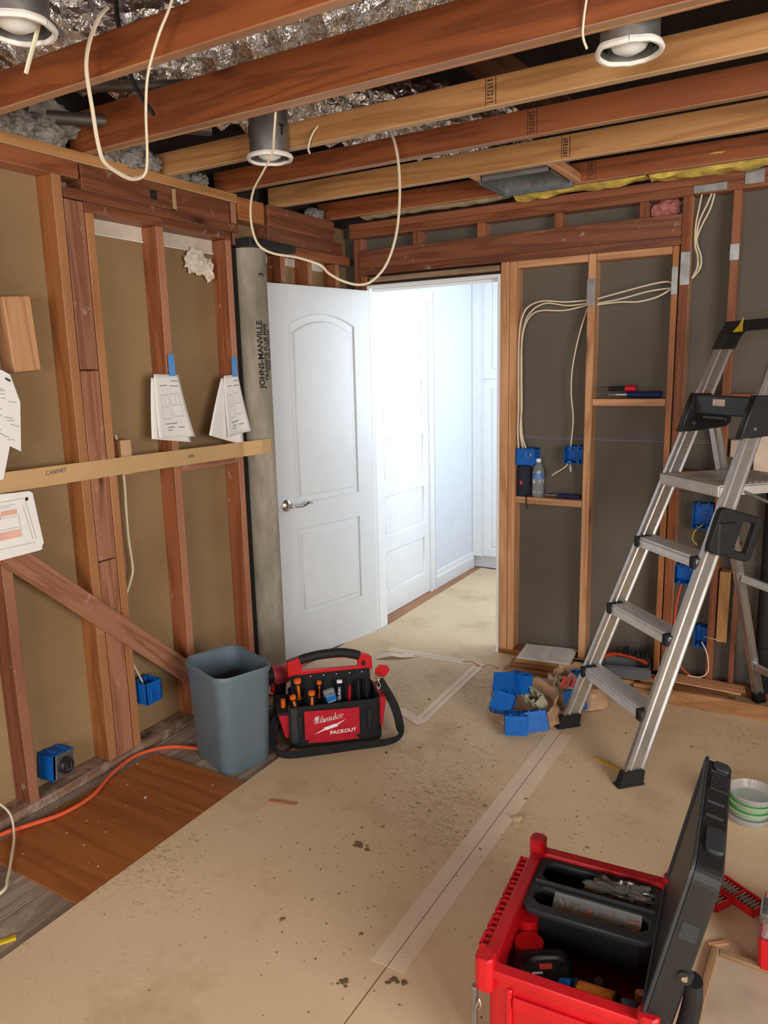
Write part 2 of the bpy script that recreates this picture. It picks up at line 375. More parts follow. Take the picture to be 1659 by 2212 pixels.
for y in (3.13, 3.36, 3.62):
    lumber(wl, 'cripple_stud', XB, XL, y, y+.038, 2.045, 2.18, W_RED); lumber(wl, 'furring_strip', XB, -2.522, y, y+.038, .04, 2.04, W_RED)
lumber(wl, 'blocking', XB, XL, 2.36, 2.73, 1.172, 1.21, W_OLD, 'y')
lumber(wl, 'top_plate', XB, XL, -2.4, 2.83, 2.37, 2.408, W_TAN, 'y')
lumber(wl, 'top_plate', XB, XL, -2.4, 1.962, 2.31, 2.368, W_RED, 'y')
lumber(wl, 'header_board', XB, XL, 1.972, 2.42, 2.276, 2.368, W_DARK, 'y')
lumber(wl, 'header_board', XB, XL-.004, 2.445, 2.775, 2.276, 2.368, W_DARK, 'y')
lumber(wl, 'header_block', XB, XL+.002, 2.422, 2.443, 2.28, 2.362, W_TAN)
lumber(wl, 'header_block', XB, XL-.002, 2.785, 2.82, 2.276, 2.368, W_RED)
lumber(wl, 'header_plate', XB, XL, 1.889, 2.83, 2.238, 2.274, W_DARK, 'y')
lumber(wl, 'header_plate', XB, XL, 1.975, 2.352, 2.201, 2.236, W_DARK, 'y')
lumber(wl, 'header_plate', XB, XL-.003, 2.355, 2.775, 2.201, 2.236, W_DARK, 'y')
lumber(wl, 'end_block', XB, XL, 2.785, 2.83, 2.18, 2.236, W_DARK)
MB().box(-2.452, -2.4475, 2.30, 2.335, 2.30, 2.335, .001).obj('notch', M_BLACK, wl)
lumber(wl, 'pocket_block', XB, XL, 2.835, 3.02, 2.30, 2.40, W_OR, 'y')
lumber(wl, 'top_plate', XB, XL, 3.05, 3.62, 2.30, 2.40, W_DARK, 'y')
lumber(wl, 'header_plate', XB, XL, 3.045, 3.70, 2.232, 2.297, W_DARK, 'y')
lumber(wl, 'header_plate', XB, XL, 3.10, 3.77, 2.182, 2.228, W_RED, 'y')
MB().box(-2.541, -2.536, 2.0, 3.77, 2.142, 2.20).obj('membrane_band', plain('white_house_wrap', S(208, 196, 178), .5), wl)
MB().tube([(-2.534, 2.0, 2.143), (-2.533, 2.5, 2.141), (-2.534, 3.1, 2.142)], .003).obj('band_edge', M_PAPERW, wl)
MB().box(-2.541, -2.53, 2.774, 3.10, .04, 2.17).box(-2.53, -2.462, 2.774, 2.812, .04, 2.17).obj('gap_shade_strip', M_BLACK, wl)  # shade of the gap between flue pipe and door, put in as black strips
# let-in diagonal brace
a = V((-2.441, 1.395, 1.103)); b = V((-2.441, 2.352, .21)); d = (b-a).normalized(); n = V((0, -d.z, d.y))
beam(wl, 'diagonal_brace', a, b, .090, .016, (1, 0, 0), W_OLD)
# ------------------------------------------------------------------ back wall
YB = 3.77; YS = 3.86
wbm = MB()
for x0, x1, z0, z1 in ((-2.56, -2.325, 0, 2.41), (-2.325, -1.527, 2.05, 2.41), (-1.527, 2.3, 0, 2.41)): wbm.box(x0, x1, YS, YS+.014, z0, z1)
wb = struct(wbm.obj('wall_back', M_SHB))
lumber(wb, 'bottom_plate', -1.527, 2.25, YB, YS, 0, .038, W_RED, 'x')
lumber(wb, 'stud', -2.44, -2.387, YB+.03, YS, 0, 2.33, W_DARK)
lumber(wb, 'stud', -2.384, -2.346, YB+.004, YS, 0, 2.12, W_RED)
lumber(wb, 'top_plate', -2.45, 2.2, YB, YS, 2.37, 2.408, W_JD, 'x')
lumber(wb, 'top_plate', -2.45, -.612, YB, YS, 2.331, 2.369, W_RED, 'x')
lumber(wb, 'top_plate', -.61, 2.2, YB, YS, 2.331, 2.369, W_RED, 'x')
lumber(wb, 'header', -2.384, -.657, YB, YS, 2.162, 2.258, W_DARK, 'x')
lumber(wb, 'header_plate', -2.384, -.657, YB, YS, 2.124, 2.160, W_DARK, 'x')
for x in (-2.04, -1.66, -1.25, -.845): lumber(wb, 'cripple_stud', x, x+.038, YB+.002, YS, 2.259, 2.330, W_RED)
lumber(wb, 'king_stud', -1.527, -1.482, YB, YS, .0385, 2.122, W_PALE)
lumber(wb, 'trimmer_stud', -1.479, -1.442, YB, YS, .038, 2.122, W_PALE)
lumber(wb, 'frame_plate', -1.441, -1.078, YB+.003, YS, 2.087, 2.122, W_PALE, 'x')
lumber(wb, 'frame_plate', -1.038, -.691, YB+.003, YS, 2.087, 2.122, W_PALE, 'x')
lumber(wb, 'stud', -1.076, -1.040, YB, YS, .038, 2.122, W_PALE)
lumber(wb, 'blocking', -1.038, -.691, YB, YS, 1.394, 1.429, W_PALE, 'x')
lumber(wb, 'blocking', -1.441, -1.078, YB, YS, .876, .911, W_PALE, 'x')
lumber(wb, 'stud', -.689, -.662, YB, YS, .038, 2.122, W_OR)
lumber(wb, 'stud', -.655, -.612, YB, YS, .038, 2.330, W_JR)
for x in (-.447, -.03, .38, .78, 1.2): lumber(wb, 'stud', x, x+.033, YB, YS, .038, 2.330, W_RED)
lumber(wb, 'blocking', -.413, -.031, YB+.01, YS, 1.414, 1.45, W_RED, 'x')
lumber(wb, 'blocking', -.61, -.449, YB+.02, YS, 1.04, 1.09, W_DARK, 'x')
lumber(wb, 'scab_board', -.406, -.36, YB-.012, YB+.07, .27, .62, W_TAN)
lumber(wb, 'scab_board', -.345, -.322, YB+.01, YS, .04, .75, W_DARK)
for x0, x1, z0, z1 in ((-.688, -.662, 1.905, 2.03), (-.652, -.612, 1.945, 2.09), (-1.078, -1.038, 1.878, 2.005), (-.448, -.411, 2.035, 2.105), (-.612, -.475, 2.335, 2.368), (-.405, -.33, 2.345, 2.405)):
    p = MB().box(x0-.001, x1+.001, YB-.004, YB-.0005, z0, z1, .001).obj('nail_plate', M_STEEL, wb)
MB().box(-1.44, -.45, YS-.004, YS+.001, 1.216, 1.221).box(-1.44, -.45, YS-.004, YS+.001, 1.228, 1.231).obj('paper_stripe', plain('purple_print', S(112, 102, 120), .7), wb)
# door jamb and trim
tj = struct(MB().box(-1.542, -1.528, 3.762, 3.885, 0, 2.05, .001).box(-2.338, -2.322, 3.762, 3.885, 0, 2.05, .001).box(-2.338, -1.528, 3.762, 3.885, 2.05, 2.066, .001).obj('trim_1', M_WHITE))
MB().box(-1.555, -1.5425, 3.81, 3.84, 0, 2.048, .002).box(-2.32, -1.555, 3.81, 3.84, 2.034, 2.049, .002).obj('door_stop', M_WHITE, tj)
lumber(wb, 'shim_board', -2.32, -1.535, 3.766, 3.84, 2.082, 2.11, wood('grey_shim', S(168, 140, 112), S(120, 92, 68), .8, .5), 'x')
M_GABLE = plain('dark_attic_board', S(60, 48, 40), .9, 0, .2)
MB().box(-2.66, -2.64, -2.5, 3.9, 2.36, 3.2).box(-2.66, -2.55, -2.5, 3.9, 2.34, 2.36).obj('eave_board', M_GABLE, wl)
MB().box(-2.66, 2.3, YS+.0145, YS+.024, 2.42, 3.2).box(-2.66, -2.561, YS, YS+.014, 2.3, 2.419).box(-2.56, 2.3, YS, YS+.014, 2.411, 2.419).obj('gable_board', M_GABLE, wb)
# right and front walls (behind the camera) with their windows
wr = struct(MB().box(2.3, 2.33, -2.5, -.9, 0, 3.2).box(2.3, 2.33, 1.3, 3.87, 0, 3.2).box(2.3, 2.33, -.9, 1.3, 0, .85).box(2.3, 2.33, -.9, 1.3, 2.25, 3.2).obj('wall_right', M_SHL))
wf = struct(MB().box(-2.56, -1.45, -2.53, -2.5, 0, 3.2).box(.85, 2.33, -2.53, -2.5, 0, 3.2).box(-1.45, .85, -2.53, -2.5, 0, .8).box(-1.45, .85, -2.53, -2.5, 2.2, 3.2).obj('wall_front', M_SHL))
# ------------------------------------------------------------------ ceiling
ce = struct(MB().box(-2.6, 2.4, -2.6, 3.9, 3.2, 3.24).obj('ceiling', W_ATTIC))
for y, h, m in ((1.55, .105, W_JR), (2.0, .145, W_JR), (2.398, .088, W_TAN), (2.77, .092, W_JR), (3.158, .095, W_TAN), (3.585, .088, W_JR), (1.12, .105, W_JR), (.7, .105, W_JR), (.28, .105, W_JR), (-.15, .105, W_JR), (-.6, .105, W_JR)):  # trailing entries: unseen joists toward the camera, added to block light
    lumber(ce, 'joist', -2.535, 2.28, y, y+.036, 2.409, 2.409+h, m, 'x', .003)
M_STMP = plain('black_grade_stamp', S(48, 32, 22), .8)
for x, y, h in ((-1.009, 2.398, .088), (-1.006, 2.77, .092), (-1.005, 3.158, .095), (-1.02, 3.585, .088)):
    b = MB()
    for dx in (-.017, .017): b.box(x+dx-.0012, x+dx+.0012, y-.0006, y+.0002, 2.414, 2.406+h)
    for k in range(7):
        z_ = 2.42+k*.0105
        for dx in (-.009, -.002, .005): b.box(x+dx-.0025, x+dx+.0018+R.uniform(0, .002), y-.0006, y+.0002, z_, z_+R.uniform(.003, .008))
    stuff(b.obj('grade_stamp', M_STMP, ce))
lumber(ce, 'joist_strip', -2.40, 2.2, 2.037, 2.052, 2.409, 2.43, W_PALE, 'x')
for a, b in (((-2.25, 2.75, 2.65), (-1.45, 2.2, 2.98)), ((-1.55, 2.85, 3.0), (-.95, 2.9, 2.5)), ((-.9, 2.3, 2.7), (-.2, 2.6, 3.1)), ((.1, 2.0, 2.6), (.6, 2.8, 3.1)), ((-2.3, 3.3, 2.55), (-1.4, 3.0, 3.05))):
    beam(ce, 'rafter', a, b, .13, .038, (0, 1, 0), W_ATTIC)
lumber(ce, 'roof_board', -1.5, -1.2, 2.2, 3.0, 2.95, 2.97, plain('grey_roof_board', S(130, 118, 104), .8), 'y')
lumber(ce, 'register_block', -1.447, -1.417, 3.196, 3.583, 2.409, 2.45, W_PALE, 'y')
lumber(ce, 'register_block', -1.097, -1.067, 3.196, 3.583, 2.409, 2.45, W_PALE, 'y')
# ------------------------------------------------------------------ hallway shell
hl = struct(MB().box(-2.46, -2.43, 3.875, 3.991, 0, 2.45).box(-2.46, -2.43, 4.66, 5.5, 0, 2.45).box(-2.46, -2.43, 3.985, 4.662, 2.03, 2.45).obj('wall_hall_left', M_HALL))
struct(MB().box(-2.46, -.7, 5.5, 5.53, 0, 2.45).obj('wall_hall_end', M_HALL))
struct(MB().box(-.76, -.73, 3.875, 4.0, 0, 2.45).box(-.76, -.73, 5.15, 5.5, 0, 2.45).box(-.76, -.73, 4.0, 5.15, 0, .95).box(-.76, -.73, 4.0, 5.15, 2.25, 2.45).obj('wall_hall_right', M_HALL))
struct(MB().box(-2.46, -.7, 3.875, 5.53, 2.42, 2.45).obj('ceiling_hall', M_HALL))
struct(MB().box(-2.33, -.76, 3.8745, 3.882, 2.07, 2.42).box(-1.5, -.76, 3.8745, 3.882, 0, 2.07).obj('wall_hall_front', M_HALL))
bb = struct(MB().prism([(-2.43, 0), (-2.412, 0), (-2.412, .085), (-2.418, .095), (-2.422, .125), (-2.43, .13)], -5.43, -4.745, M=MX.Rotation(PI/2, 4, 'X')).obj('baseboard_hall', M_WHITE))
t2 = struct(MB().box(-2.432, -2.408, 4.66, 4.678, 0, 2.038).box(-2.432, -2.412, 4.679, 4.735, 0, 2.038, .004).box(-2.432, -2.404, 4.736, 4.744, 0, 2.11, .001).box(-2.432, -2.413, 3.92, 4.735, 2.039, 2.11, .004).obj('trim_2', M_WHITE))
# hall door, five horizontal panels
d2 = struct(MB().box(-2.46, -2.436, 3.992, 4.658, .012, 2.04).obj('door_2', M_WHITE))
zz = [(.145, .42), (.51, .785), (.875, 1.15), (1.24, 1.515), (1.605, 1.9)]
F2 = frame((-2.4345, 3.992, .012), (0, 1, 0), z=(1, 0, 0))
flat(d2, 'stile_frame', [[(0, 0), (.666, 0), (.666, 2.028), (0, 2.028)]]+[[(.06, a), (.06, b), (.606, b), (.606, a)] for a, b in zz], .024, .008, M_WHITE, F2)
for a, b in zz: flat(d2, 'door_panel', [[(.085, a+.025), (.581, a+.025), (.581, b-.025), (.085, b-.025)]], .010, .004, M_WHITE, F2)
# hall cabinet
cb = thing('wall_cabinet', 'tall white panelled cabinet at the end of the hallway', 'cabinet', (-2.428, 5.42, 0))
MB().box(0, .9, .03, .08, .10, 2.4).box(0, .9, .05, .08, 0, .10).obj('body', M_WHITE, cb)
MB().box(0, .092, 0, .03, .10, 2.4, .003).box(.084, .092, -.004, .0, .10, 2.4).obj('filler', M_WHITE, cb)
for z0, z1 in ((.11, 1.50), (1.508, 2.39)):
    for x0 in (.096, .508):
        Fd = frame((x0, .012, z0), (1, 0, 0), z=(0, -1, 0)); w, h = .405, z1-z0
        dd = flat(cb, 'cabinet_door', [[(0, 0), (w, 0), (w, h), (0, h)], [(.055, .06), (.055, h-.06), (w-.055, h-.06), (w-.055, .06)]], .022, .004, M_WHITE, Fd)
        flat(dd, 'raised_panel', [[(.075, .08), (w-.075, .08), (w-.075, h-.08), (.075, h-.08)]], .016, .006, M_WHITE)
        flat(dd, 'back_panel', [[(.04, .045), (w-.04, .045), (w-.04, h-.045), (.04, h-.045)]], .004, 0, M_WHITE)
# ------------------------------------------------------------------ open white door
d1 = struct(D.objects.new('door_1', None)); COL.objects.link(d1); d1.location = (-2.318, 3.79, .010); d1.rotation_euler = (0, 0, math.atan2(-.976, -.218))
MB().box(0, .753, -.029, -.008, 0, 2.025).obj('door_core', M_DOOR, d1)
def arch(x0, x1, z0, zs, rise, n=14):
    p = [(x0, z0), (x1, z0)]
    for k in range(n+1):
        u = k/n; p.append((x1+(x0-x1)*u, zs+rise*(1-(2*u-1)**2)))
    return p
op1 = arch(.152, .625, .885, 1.825, .062); op2 = [(.152, .25), (.625, .25), (.625, .745), (.152, .745)]
for yy in (-.004, -.033): flat(d1, 'stile_frame', [[(0, 0), (.753, 0), (.753, 2.025), (0, 2.025)], op1[::-1], op2[::-1]], .008, .003, M_DOOR, frame((0, yy, 0), (1, 0, 0), z=(0, -1, 0)))
FD = frame((0, -.007, 0), (1, 0, 0), z=(0, -1, 0))
flat(d1, 'upper_panel', [arch(.188, .589, .925, 1.785, .058)], .013, .005, M_DOOR, FD)
flat(d1, 'lower_panel', [[(.188, .288), (.589, .288), (.589, .705), (.188, .705)]], .013, .005, M_DOOR, FD)
# moulding bead around each panel opening
for k, op in enumerate((op1, op2)):
    pts = [(x, -.0015, z) for x, z in op]; pts.append(pts[0])
    MB().sweep(pts, [(.004*math.cos(i*PI/3), .004*math.sin(i*PI/3)) for i in range(6)], (0, 1, 0), False).obj('panel_bead', M_DOOR, d1)
hd = MB().lathe([(.0001, 0), (.033, 0), (.033, .006), (.026, .012), (.014, .016), (.012, .04), (.0001, .042)], 24, T(.697, 0, .885, 0, -PI/2)).obj('door_handle', M_CHROME, d1, True, label='satin nickel wave lever')
MB().tube([(.697, .040, .885), (.685, .050, .884), (.66, .053, .880), (.63, .053, .878), (.60, .053, .886), (.58, .053, .893), (.562, .05, .886)], .0075, 8, 5, .8, scale=None).ball((.697, .045, .885), .012).obj('lever', M_CHROME, hd, True)
MB().box(.752, .7555, -.030, -.006, .855, .915, .002).obj('latch_plate', M_BLACK, d1)
MB().box(.754, .764, -.023, -.012, .876, .896, .002).obj('latch_bolt', M_CHROME, d1)
for z in (.2, 1.02, 1.84):
    MB().box(-.003, .0, -.034, -.006, z-.045, z+.045).obj('hinge', M_STEEL, d1)
# ------------------------------------------------------------------ floor coverings
def sheet_obj(name, poly, z, th, mat, label, cat, group=None): return tag(MB().prism(poly, z, z+th).obj(name, mat), label, cat, group)
ply = sheet_obj('plywood_sheet', [(-2.385, 1.256), (-1.86, 1.252), (-1.86, 2.03), (-2.38, 2.024)], .0015, .009, W_PLY, 'red-brown plywood sheet on the floor along the left wall', 'plywood')
ply.data.transform(MX.Translation((2.1, -1.64, 0))); ply.matrix_basis = MX.Translation((-2.1, 1.64, 0))
ps1 = sheet_obj('paper_sheet', [(-1.872, .6), (-1.87, -2.3), (-.926, -2.3), (-.926, 3.1), (-1.545, 3.1), (-1.545, 3.53), (-1.885, 3.53), (-1.885, 2.2)], .011, .0012, M_FP, 'tan builders paper sheet running between the plywood and the taped seam', 'floor paper', 'floor paper sheets')
ps2 = sheet_obj('paper_sheet', [(-.9235, -2.3), (2.2, -2.3), (2.2, 3.765), (-1.5435, 3.765), (-1.5435, 3.102), (-.9235, 3.1)], .011, .0012, M_FP, 'tan builders paper sheet under the ladder and red toolbox', 'floor paper', 'floor paper sheets')
ps3 = sheet_obj('paper_sheet', [(-2.31, 3.532), (-1.545, 3.532), (-1.545, 3.9), (-.8, 3.9), (-.8, 5.40), (-2.34, 5.40), (-2.32, 4.1)], .011, .0012, M_FP, 'pale builders paper sheet through the doorway into the hall', 'floor paper', 'floor paper sheets')
ps4 = sheet_obj('paper_sheet', [(-2.38, 2.72), (-1.887, 2.72), (-1.887, 3.53), (-2.05, 3.53), (-2.05, 3.75), (-2.38, 3.75)], .010, .0012, M_FP, 'narrow builders paper piece beneath the open white door', 'floor paper', 'floor paper sheets')
def tape(par, x0, y0, x1, y1, w, seam=True, dz=0):
    a, b = V((x0, y0, .0126+dz)), V((x1, y1, .0126+dz)); M = frame((a+b)/2, b-a); L = (b-a).length
    MB().box(-L/2, L/2, -w/2, w/2, 0, .0006).obj('seam_tape', M_TAPE, par, M=M)
    if seam: MB().box(-L/2, L/2, -.0012, .0012, .0006, .0009).obj('seam_line', plain('brown_seam', S(134, 104, 72), .8), par, M=M)
tape(ps2, -.9235, 1.5, -.9235, 3.0, .105)
MB().box(-.9247, -.9223, -1.0, 1.498, .0122, .0128).obj('seam_line', plain('brown_seam', S(134, 104, 72), .8), ps2); tape(ps3, -2.1, 3.52, -1.54, 3.555, .055); tape(ps2, -1.545, 3.56, -1.52, 2.80, .06, True, .0012); tape(ps1, -1.50, 2.79, -1.66, 2.87, .055, False, .0024)
# ------------------------------------------------------------------ things fixed to the left wall
fp = thing('flue_pipe', 'tall grey cement flue pipe standing beside the open white door', 'pipe', (-2.452, 2.893, 0))
MB().lathe([(.078, .04), (.078, .9), (.078, 2.17), (.068, 2.17), (.068, .04)], 28, close=True).obj('pipe_barrel', M_PIPE, fp, True)
def ptext(body, z, size, dy, sh=0):
    ang = math.radians(dy)
    # text runs upwards along the pipe
    X = V((0, 0, 1)); Z = V((math.cos(ang), math.sin(ang), 0)); Y = Z.cross(X)
    M = MX(((X.x, Y.x, Z.x,  .0787*Z.x), (X.y, Y.y, Z.y,  .0787*Z.y), (X.z, Y.z, Z.z, z), (0, 0, 0, 1)))
    text(fp, 'lettering', body, size, M_BLACK, M, sh, .0008)
ptext('JOHNS-MANVILLE', 1.68, .040, -26); ptext('TRANSITE FLUE PIPE', 1.69, .030, -3); ptext('FOR GAS VENTS', 1.70, .026, 16); ptext('3', 2.05, .04, -8)
MB().box(-.03, .092, -.095, .25, 2.172, 2.21, .003).obj('strap', plain('dark_metal_strap', S(52, 52, 54), .5, .5), fp)
# cardboard strip with handwriting
cs = thing('cardboard_strip', 'long tan cardboard strip pinned across the left wall studs', 'strip', (0, 0, 0))
MB().hexa([(-2.449, .2, 1.215), (-2.444, .2, 1.215), (-2.444, 2.035, 1.206), (-2.449, 2.035, 1.206)], [(-2.449, .2, 1.289), (-2.444, .2, 1.289), (-2.444, 2.035, 1.275), (-2.449, 2.035, 1.275)]).obj('strip_length', M_CARD, cs)
b = MB(); cp = [(2.03, -2.4455, 1.206, 1.276), (2.76, -2.440, 1.199, 1.269), (2.818, -2.372, 1.207, 1.277), (2.872, -2.362, 1.210, 1.280)]
rows = [(x+o, y, z) for y, x, z0, z1 in cp for o, z in ((-.003, z0), (.003, z0), (.003, z1), (-.003, z1))]
b._add(rows, [(i*4+k, i*4+(k+1) % 4, i*4+4+(k+1) % 4, i*4+4+k) for i in range(3) for k in range(4)]+[(0, 1, 2, 3), (12, 13, 14, 15)]); b.obj('strip_length', M_CARD, cs)
FT = lambda y, z, x=-2.4435: frame((x, y, z), (0, 1, 0), z=(1, 0, 0))
text(cs, 'lettering', 'CABINET', .022, M_INK, FT(1.735, 1.256) @ MX.Rotation(.05, 4, 'Z'), .1, 0)
text(cs, 'lettering', 'DW', .018, M_INK, FT(2.41, 1.238, -2.438), .1, 0)
# scrap blocks
tag(beam(None, 'scrap_block', (-2.505, 1.685, 1.622), (-2.495, 1.665, 1.877), .105, .07, (1, 0, 0), W_PALE), 'pale wood offcut fixed to sheathing left of the first orange stud', 'wood block')
tag(lumber(None, 'wood_stub', -2.50, -2.452, 2.045, 2.098, 1.20, 1.342, W_TAN), 'small yellow wood stub sticking up behind the cardboard strip', 'wood block')
# papers
def paper_set(label, corners, lower, tape_box, x, seed, extra=None):
    root = thing('paper_sheets', label, 'papers', (0, 0, 0))
    rr = random.Random(seed)
    def mapper(c, dx, curl):
        (ay, az), (by, bz), (cy, cz), (dy, dz) = c    # TL TR BR BL
        def f(u, v):
            y = (ay*(1-u)+by*u)*(1-v)+(dy*(1-u)+cy*u)*v; z = (az*(1-u)+bz*u)*(1-v)+(dz*(1-u)+cz*u)*v
            return (x+dx+curl*v*v*(.3+.7*abs(2*u-1)**2)+.006*math.sin(u*3+seed)*v, y, z)
        return f
    if lower:
        MB().grid(mapper(lower, .002, .012), 10, 12).obj('sheet', M_PAPERW, root, True, solid=.0006)
    f = mapper(corners, .006, .02); MB().grid(f, 10, 12).obj('sheet', M_PAPERW, root, True, solid=.0006)
    g = lambda u, v: tuple(V(f(u, v))+V((.0012, 0, 0)))
    segs = []
    for u0, v0, u1, v1 in ((.2, .32, .45, .7), (.52, .30, .85, .66)):
        segs += [(u0, v0, u1, v0), (u0, v1, u1, v1), (u0, v0, u0, v1), (u1, v0, u1, v1), (u0, (v0+v1)/2, u1, (v0+v1)/2), ((u0+u1)/2, v0, (u0+u1)/2, (v0+v1)/2)]
    strips(g, segs, .006).obj('drawing', M_INKL, root)
    strips(g, [(.62, .1, .92, .1), (.2, .18, .45, .17), (.55, .18, .9, .18), (.25, .78, .62, .77), (.3, .84, .5, .83), (.3, .88, .44, .88), (.62, .84, .8, .84)], .010).obj('caption', M_INK, root)
    y0, y1, z0, z1 = tape_box
    MB().box(x+.010, x+.0115, y0, y1, z0, z1).obj('tape_tab', M_BTAPE, root, label='blue masking tape')
paper_set('white plan sheets taped with blue tape on the middle stud', [(2.235, 1.60), (2.372, 1.595), (2.43, 1.325), (2.215, 1.335)], [(2.222, 1.585), (2.36, 1.59), (2.415, 1.300), (2.185, 1.335)], (2.316, 2.350, 1.59, 1.68), -2.446, 1)
paper_set('white plan sheets taped with blue tape next to the grey flue pipe', [(2.655, 1.585), (2.752, 1.59), (2.812, 1.318), (2.635, 1.30)], [(2.64, 1.575), (2.75, 1.57), (2.765, 1.255), (2.52, 1.322)], (2.709, 2.744, 1.58, 1.67), -2.446, 2)
def poly_sheet(root, pts, x, bend=0):
    cy = sum(p[0] for p in pts)/len(pts); cz = sum(p[1] for p in pts)/len(pts)
    MB().prism([(p[0], p[1]) for p in pts], -.0004, .0004, M=frame((x, 0, 0), (0, 1, 0), z=(1, 0, 0))).obj('sheet', M_PAPERW, root)
rt1 = thing('paper_sheets', 'curled handwritten sheets hanging at the left edge above cardboard strip', 'papers')
poly_sheet(rt1, [(1.40, 1.64), (1.565, 1.625), (1.592, 1.609), (1.618, 1.515), (1.600, 1.345), (1.56, 1.368), (1.40, 1.39)], -2.436)
poly_sheet(rt1, [(1.40, 1.40), (1.575, 1.40), (1.527, 1.258), (1.50, 1.25), (1.40, 1.30)], -2.4405)
g1 = lambda u, v: (-2.4345, u, v)
sg = []
for k in range(16):
    y = 1.50+.012*(k % 6)+R.uniform(0, .02); z = 1.585-.013*k; sg.append((y, z, y+R.uniform(.012, .03), z-R.uniform(.0, .014)))
strips(g1, sg, .0025).obj('handwriting', M_INKL, rt1); strips(g1, [(1.572, 1.598, 1.59, 1.588)], .008).obj('stamp', M_INK, rt1)
rt2 = thing('plan_drawing', 'white floor plan sheets hung over the diagonal brace at left edge', 'papers')
poly_sheet(rt2, [(1.38, 1.215), (1.605, 1.204), (1.618, 1.196), (1.640, 1.01), (1.63, .994), (1.38, .985)], -2.424)
poly_sheet(rt2, [(1.38, 1.21), (1.6, 1.200), (1.61, 1.19), (1.634, .988), (1.625, .985), (1.38, .98)], -2.4262)
g2 = lambda u, v: (-2.4228, u, v)
strips(g2, [(1.44, 1.18, 1.585, 1.183), (1.585, 1.183, 1.612, 1.03), (1.44, 1.02, 1.61, 1.02), (1.44, 1.165, 1.545, 1.167), (1.44, 1.158, 1.53, 1.16), (1.575, 1.16, 1.60, 1.03), (1.48, 1.125, 1.55, 1.125), (1.48, 1.085, 1.55, 1.085), (1.555, 1.13, 1.56, 1.05)], .0016).obj('drawing', M_INKL, rt2)
MB().box(-2.4232, -2.4226, 1.588, 1.598, 1.172, 1.184).obj('stamp', M_BLACK, rt2)
MB().box(-2.4232, -2.4227, 1.49, 1.55, 1.132, 1.15).box(-2.4232, -2.4227, 1.465, 1.489, 1.122, 1.14).box(-2.4232, -2.4227, 1.47, 1.555, 1.05, 1.078).obj('plan_fill', M_INKR, rt2)
# torn insulation wad
wd = MB(); wd.ball((-2.515, 2.60, 2.095), .06, 3, (.25, 1.0, .75), .9, 2.5).ball((-2.515, 2.68, 2.06), .04, 3, (.35, .8, 1), 1.0, 3)
tag(wd.obj('insulation_wad', plain('white_wadding', S(220, 206, 190), .95, 0, .15, 30, .6), sm=True), 'torn white insulation wad hanging under the header beside the flue', 'insulation')
def cable(name, pts, r, mat, label, cat='cable', group=None, flat_=.65):
    return tag(MB().tube(pts, r, 8, 6, flat_).obj(name, mat, sm=True), label, cat, group)
cable('power_cable', [(-2.5, 2.062, 1.36), (-2.49, 2.064, 1.322), (-2.49, 2.078, 1.187), (-2.49, 2.075, 1.052), (-2.49, 2.074, .934), (-2.49, 2.082, .802), (-2.49, 2.069, .755), (-2.5, 2.045, .691)], .006, M_CREAM, 'cream cable dropping below the cardboard strip beside the paired studs')
# ------------------------------------------------------------------ electrical boxes
def ebox(label, M, w=.10, d=.07, h=.09, mat=None, group=None, ears=True, inner=True):
    """open box: opening faces local -y, w along x, h along z"""
    root = thing('electrical_box', label, 'electrical box', group=group, M=M); mat = mat or M_BLUE; t = .003
    b = MB().box(-w/2, w/2, d-t, d, -h/2, h/2).box(-w/2, -w/2+t, 0, d-t, -h/2, h/2).box(w/2-t, w/2, 0, d-t, -h/2, h/2).box(-w/2, w/2, 0, d-t, -h/2, -h/2+t).box(-w/2, w/2, 0, d-t, h/2-t, h/2)
    b.box(-w/2-.002, w/2+.002, .0, .003, h/2-.001, h/2+.002).box(-w/2-.002, w/2+.002, .0, .003, -h/2-.002, -h/2+.001)
    b.obj('shell', mat, root)
    if ears:
        e = MB()
        for x in (-w*.25, w*.25):
            for s in (-1, 1):
                e.cyl((x, .0, s*(h/2-.010)), (x, .05, s*(h/2-.010)), .006, n=8)
                e.cyl((x, d*.2, s*(h/2+.003)), (x, d*.85, s*(h/2+.003)), .0045, n=8)
        e.obj('screw_boss', mat, root)
        k = MB()
        for x in (-w*.3, w*.3): k.box(x-.012, x+.012, d, d+.002, -h*.1, h*.3, .0008)
        k.obj('knockout', mat, root)
    return root
bl = ebox('blue electrical box hanging beside the trimmer stud behind the brace', T(-2.455, 2.073, .31, PI/2, -PI/2), .085, .095, .085)
cable('power_cable', [(-2.5, 2.02, .50), (-2.495, 2.034, .41), (-2.49, 2.061, .337), (-2.465, 2.078, .25)], .005, M_CREAM, 'short cream cable running into the low blue box on the left wall')
ol = ebox('blue box holding a black round range outlet on the bottom plate', T(-2.455, 1.64, .128, PI/2+.12, 0, .1), .10, .075, .10)
MB().box(-.042, .042, -.009, -.003, -.048, .048, .002).obj('yoke', M_STEEL, ol)
rc = MB().lathe([(.0001, .022), (.026, .022), (.031, .016), (.033, 0)], 24, T(0, -.008, 0, 0, PI/2)).obj('receptacle', M_BLACKP, ol, True)
MB().box(-.013, -.010, -.031, -.0295, -.012, .012).box(.010, .013, -.031, -.0295, -.012, .012).box(-.010, .010, -.031, -.0295, -.016, -.012).obj('slot', M_STEEL, rc)
